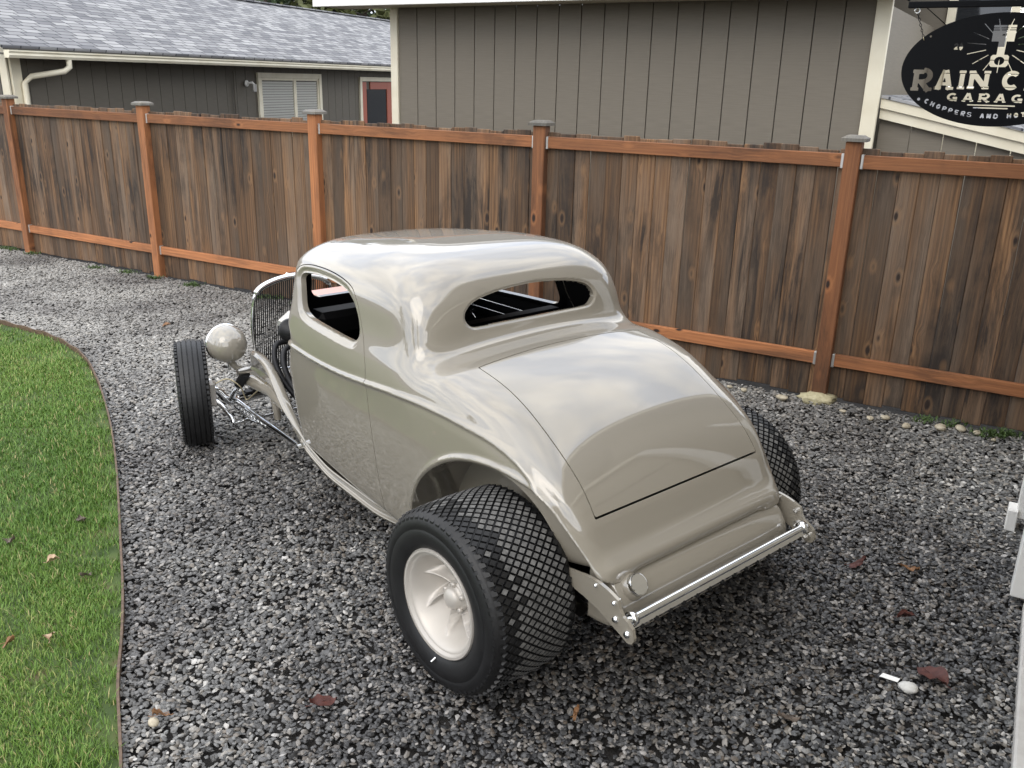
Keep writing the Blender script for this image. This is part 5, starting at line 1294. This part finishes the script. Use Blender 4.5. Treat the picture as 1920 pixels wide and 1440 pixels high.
for s in (-1, 1):
    ch = empty('sign_chain', SGN_C, math.atan2(FU.y, FU.x)); tag(ch, 'thin chain holding up the %s of the oval sign' % ('left end' if s < 0 else 'wall side end'), 'chain')
    a, b = Vector((s * 0.295, 0, 0.196)), Vector((s * 0.255, 0, 0.092))
    mb = MB(); mb.tube([(s * 0.297 + 0.009 * math.cos(t), 0, 0.203 + 0.009 * math.sin(t)) for t in np.linspace(0, 2 * math.pi, 17)], 0.0018, 6, caps=False); mb.build('eye_bolt', M['chrome'], ch)
    nl = 11
    for k in range(nl):
        c = a.lerp(b, (k + 0.5) / nl); d = (b - a).normalized(); e = Vector((0, 1, 0)) if k % 2 else Vector((d.z, 0, -d.x))
        mb = MB(); mb.tube([c + d * 0.0058 * math.cos(t) + e * 0.0032 * math.sin(t) for t in np.linspace(0, 2 * math.pi, 11)], 0.0012, 5, caps=False); mb.build('chain_link', M['black_metal'] if k < nl - 2 else M['line'], ch)

# ------------------------------------------------------------------ trees
def make_tree(name, label, loc, h, rad, conifer, seed, col, n=2600, group=None):
    r = np.random.default_rng(seed); t = empty(name, loc, r.uniform(0, 6)); tag(t, label, 'tree', group)
    mb = MB(); mb.tube([(0, 0, 0), (0.1, 0.05, h * 0.35), (0.0, 0.1, h * 0.7), (0, 0, h * 0.95)], [0.03 * h, 0.022 * h, 0.012 * h, 0.004 * h], 8); mb.build('trunk', M['bark'], t)
    lm = MB()
    C = []
    nb = 90
    for k in range(nb):
        u = r.uniform(0.12 if conifer else 0.3, 0.98); a = r.uniform(0, 2 * math.pi)
        R_ = rad * ((1 - u) ** 0.75 + 0.04) if conifer else rad * math.sqrt(max(0.05, 1 - ((u - 0.62) / 0.42) ** 2))
        q = r.uniform(0.45, 1.0); C.append((R_ * q * math.cos(a), R_ * q * math.sin(a), h * u - (0.10 * R_ if conifer else 0), R_))
        if k % 3 == 0: lm.tube([(0, 0, h * u * 0.92), (C[-1][0] * .9, C[-1][1] * .9, C[-1][2])], [0.006 * h, 0.002 * h], 5)
    lm.build('limbs', M['bark'], t)
    idx = r.integers(0, nb, n); V_ = np.zeros((n, 4, 3))
    for i, k in enumerate(idx):
        c = C[k]; s = max(0.28, 0.30 * c[3]) if conifer else 0.16 * rad + 0.15
        p = np.array(c[:3]) + r.normal(0, s * (0.55 if conifer else 0.8), 3) * (1, 1, 0.45 if conifer else 0.7)
        l = r.uniform(0.12, 0.30) * (1.0 if not conifer else 1.1); w = l * (0.30 if conifer else 0.55)
        d = r.normal(0, 1, 3); d[2] = d[2] * 0.5 - (0.35 if conifer else 0); d /= np.linalg.norm(d); e = np.cross(d, r.normal(0, 1, 3)); e /= np.linalg.norm(e)
        V_[i] = [p - d * l, p + e * w, p + d * l, p - e * w]
    F_ = [(4 * i, 4 * i + 1, 4 * i + 2, 4 * i + 3) for i in range(n)]
    mesh_obj('crown', V_.reshape(-1, 3), F_, col, t)
    return t
M['bark'] = m_leaf('bark', (0.05, 0.035, 0.025), (0.11, 0.085, 0.065))
M['needle'] = m_leaf('conifer_needles', (0.018, 0.035, 0.012), (0.045, 0.075, 0.025)); M['olive'] = m_leaf('olive_foliage', (0.04, 0.06, 0.015), (0.12, 0.12, 0.04))
def behind(px, dist_): 
    d = _fwd + _r2 * ((px - 960) / F_PX) - _u2 * ((150 - 720) / F_PX); d.z = 0; d.normalize(); return (d.x * dist_, d.y * dist_, 0)
make_tree('conifer_tree', 'dark conifer rising behind the shingle roof ridge, its edge against open sky', behind(515, 46), 11.0, 3.0, True, 1, M['needle'], 5200)
make_tree('leafy_tree', 'olive green tree behind the roof ridge next to the taupe house', behind(690, 44), 8.6, 3.4, False, 2, M['olive'], 6500)
make_tree('leafy_tree', 'dark green tree behind the roof ridge left of the olive tree', behind(612, 52), 9.6, 3.0, False, 6, M['needle'], 5200)
make_tree('conifer_tree', 'conifer whose branches show past the cream post behind the sign', behind(1925, 34), 8.0, 3.2, True, 3, M['needle'], 3200)
for k, (x, y, h_) in enumerate([(-14, -11, 10), (-9, -15, 12), (-18, -2, 9)]):
    make_tree('conifer_tree', ['conifer standing across the lawn behind the viewer', 'tall conifer behind the viewer, tallest of three', 'conifer at the far left beyond the lawn'][k], (x, y, 0), h_, 2.6, True, 20 + k, M['needle'], 2600)

# ------------------------------------------------------------------ fallen leaves and odd stones
LF = {'brown': m_leaf('brown_leaf', (0.16, 0.075, 0.03), (0.30, 0.16, 0.075)), 'red': m_leaf('dark_red_leaf', (0.055, 0.014, 0.011), (0.105, 0.03, 0.02)), 'tan': m_leaf('tan_leaf', (0.40, 0.27, 0.16), (0.55, 0.40, 0.27)), 'grey': m_leaf('faded_leaf', (0.09, 0.07, 0.055), (0.17, 0.13, 0.10))}
def leaf(x, y, ln, wd, rz, mat, label, z=0.02, seed=0):
    r = random.Random(seed); n = 9; v = []; f = []
    for i in range(n):
        u = i / (n - 1); hw = wd / 2 * (math.sin(math.pi * min(1, u * 1.02 + 0.02)) ** 0.75) * (1 + 0.18 * math.sin(u * 17 + seed))
        bend = 0.012 * math.sin(u * 3 + seed) + 0.006 * r.uniform(-1, 1)
        for k, s in enumerate((-1, -0.5, 0, 0.5, 1)): v.append((ln * (u - .5) + 0.003 * r.uniform(-1, 1), hw * s * (1 + 0.08 * r.uniform(-1, 1)), bend + abs(s) * 0.010 * (1 + math.sin(seed + u * 4))))
    for i in range(n - 1):
        for k in range(4): f.append((i * 5 + k, i * 5 + k + 1, (i + 1) * 5 + k + 1, (i + 1) * 5 + k))
    m = len(v); v += [(a, b, c - 0.0012) for a, b, c in v]; f += [tuple(q + m for q in w)[::-1] for w in f]
    mb = MB(); mb.add(v, f, True); mb.tube([(-ln / 2 - ln * .22, 0.004, 0.006), (-ln / 2, 0, 0.004), (ln * .3, 0, 0.006)], 0.0014, 5)
    o = mb.build('fallen_leaf', LF[mat], fix=False); o.location = (x, y, z); o.rotation_euler = (r.uniform(-.2, .2), r.uniform(-.2, .2), rz)
    return tag(o, label, 'leaf', 'fallen leaves')
leaf(1.681, 2.939, 0.125, 0.105, 2.2, 'red', 'large dark red leaf on the gravel at the lower right', 0.022, 1)
leaf(-0.665, 2.70, 0.095, 0.060, 0.4, 'red', 'dark red curled leaf on gravel left of the near rear tyre', 0.024, 2)
leaf(1.945, 3.775, 0.085, 0.032, -0.2, 'brown', 'narrow orange brown leaf on gravel near the garage casing', 0.022, 3)
leaf(1.70, 3.80, 0.10, 0.04, 0.3, 'red', 'narrow dark leaf lying just left of the orange brown leaf', 0.022, 4)
leaf(0.263, 2.66, 0.05, 0.02, 1.0, 'brown', 'small brown leaf on gravel below the near rear tyre', 0.022, 5)
leaf(-2.099, 3.584, 0.055, 0.048, 0.7, 'tan', 'pale tan leaf on the lawn, upper of two pale ones', 0.055, 6)
leaf(-1.822, 3.004, 0.055, 0.045, 2.0, 'tan', 'pale tan leaf on the lawn, lower of two pale ones', 0.055, 7)
leaf(-1.901, 3.487, 0.05, 0.036, 1.2, 'grey', 'dark grey leaf on the lawn right of the pale leaf', 0.05, 8)
leaf(-2.172, 4.016, 0.055, 0.05, 2.4, 'grey', 'faded brown leaf on the lawn near the edging', 0.05, 9)
leaf(-2.41, 3.787, 0.05, 0.035, 0.2, 'grey', 'faded dark leaf on the lawn at the left edge', 0.05, 10)
leaf(-1.971, 2.97, 0.05, 0.03, 0.5, 'brown', 'orange leaf on the lawn at the lower left edge', 0.05, 11)
leaf(-3.14, 7.727, 0.07, 0.05, 0.5, 'brown', 'orange leaf on far gravel between lawn and fence', 0.03, 12)
leaf(1.753, 3.343, 0.09, 0.035, 0.1, 'red', 'dark narrow leaf on gravel above the large red leaf', 0.022, 13)
leaf(-1.219, 2.60, 0.07, 0.018, 0.3, 'brown', 'thin brown leaf beside the pale round stone', 0.03, 14)
leaf(1.045, 2.68, 0.10, 0.04, 0.2, 'grey', 'faded leaf half buried in gravel at the bottom edge', 0.02, 15)
def pebble(x, y, r_, label, col, seed, z=0.0):
    bm = bmesh.new(); bmesh.ops.create_icosphere(bm, subdivisions=2, radius=r_); q = np.random.default_rng(seed)
    d = q.normal(0, 1, (4, 3))
    for v in bm.verts:
        k = 1 + sum(0.10 * math.sin(v.co.normalized().dot(Vector(e)) * 2 + i) for i, e in enumerate(d)); v.co = Vector((v.co.x * k * 1.25, v.co.y * k, v.co.z * k * 0.65))
    me = bpy.data.meshes.new('pebble'); bm.to_mesh(me); bm.free(); me.shade_smooth(); me.materials.append(col)
    o = link(bpy.data.objects.new('pebble', me)); o.location = (x, y, r_ * 0.45 + z); o.rotation_euler = (0, 0, q.uniform(0, 6)); return tag(o, label, 'stone', 'larger pale pebbles')
PB = m_leaf('pale_pebble', (0.36, 0.31, 0.22), (0.56, 0.50, 0.38)); PW_ = m_leaf('white_stone', (0.55, 0.54, 0.50), (0.72, 0.71, 0.67))
pebble(-1.243, 2.574, 0.018, 'pale round stone on gravel beside the lawn edging', PB, 1, 0.012)
pebble(1.56, 2.86, 0.028, 'white chalky stone next to the large red leaf', PW_, 2, 0.006)
rq = random.Random(12)
ORD = 'first second third fourth fifth sixth seventh eighth ninth tenth'.split()
for side, cnt in (('right', 9), ('left', 7)):
    st = 0.22
    for k in range(cnt):
        s = 4 * BAY + PW / 2 + (st if side == 'right' else -st); st += rq.uniform(0.09, 0.30); p = at_fence(s, -0.08 - abs(rq.gauss(0, 0.13)))
        pebble(p.x, p.y, rq.uniform(0.016, 0.036), 'pale rounded pebble at the fence foot, %s to the %s of the foam collar' % (ORD[k], side), PB, 30 + k, 0.006)
mb = MB(); mb.add([(-0.035, -0.012, 0), (0.033, -0.010, 0.006), (0.036, 0.010, 0.012), (-0.030, 0.013, 0.004), (-0.035, -0.012, 0.001), (0.033, -0.010, 0.007), (0.036, 0.010, 0.013), (-0.030, 0.013, 0.005)], [(3, 2, 1, 0), (4, 5, 6, 7), (0, 1, 5, 4), (1, 2, 6, 5), (2, 3, 7, 6), (3, 0, 4, 7)])
ps = mb.build('paper_scrap', M['white']); ps.location = (1.505, 2.915, 0.02); ps.rotation_euler = (0, 0, -0.7); tag(ps, 'small white paper scrap on gravel left of the large red leaf', 'paper')
# foam collar round the near fence post
bm = bmesh.new(); bmesh.ops.create_icosphere(bm, subdivisions=3, radius=0.13)
for v in bm.verts:
    n_ = v.co.normalized(); k = 1 + 0.22 * math.sin(9 * n_.x + 3 * n_.y) * math.sin(8 * n_.y + 2) ; v.co = Vector((v.co.x * k, v.co.y * k * 0.8, v.co.z * 0.35 * k))
me = bpy.data.meshes.new('foam_collar'); bm.to_mesh(me); bm.free(); me.shade_smooth(); me.materials.append(m_leaf('post_foam', (0.42, 0.37, 0.22), (0.60, 0.55, 0.36)))
o = link(bpy.data.objects.new('foam_collar', me)); p = at_fence(4 * BAY + PW / 2, 0.0); o.location = (p.x, p.y, 0.012); tag(o, 'lumpy pale yellow foam set round the base of a fence post', 'foam')
# weeds along the foot of the fence
def weeds():
    V_, F_ = [], []; r = np.random.default_rng(9)
    for c in range(34):
        s = r.choice([r.uniform(4.3 * BAY, 5.4 * BAY), r.uniform(-0.5, 6.0)], p=[0.7, 0.3]); p = at_fence(s, -abs(r.normal(0.03, 0.05)))
        for k in range(70):
            q = np.array([p.x, p.y, 0.0]) + r.normal(0, 0.05, 3) * (1, 0.6, 0); h = r.uniform(0.012, 0.045); a = r.uniform(0, 6.28); w = r.uniform(0.003, 0.007)
            d = np.array([math.cos(a), math.sin(a), 0]); e = np.array([-d[1], d[0], 0]); b = len(V_)
            V_ += [q - e * w * .4, q + e * w * .4, q + d * h * .6 + e * w + [0, 0, h * .7], q + d * h + [0, 0, h], q + d * h * .6 - e * w + [0, 0, h * .7]]; F_.append((b, b + 1, b + 2, b + 3, b + 4))
    o = mesh_obj('weeds', V_, F_, m_leaf('weed_green', (0.03, 0.06, 0.012), (0.09, 0.15, 0.03))); tag(o, 'low green weeds and moss along the foot of the fence', 'weeds', kind='stuff')
weeds()
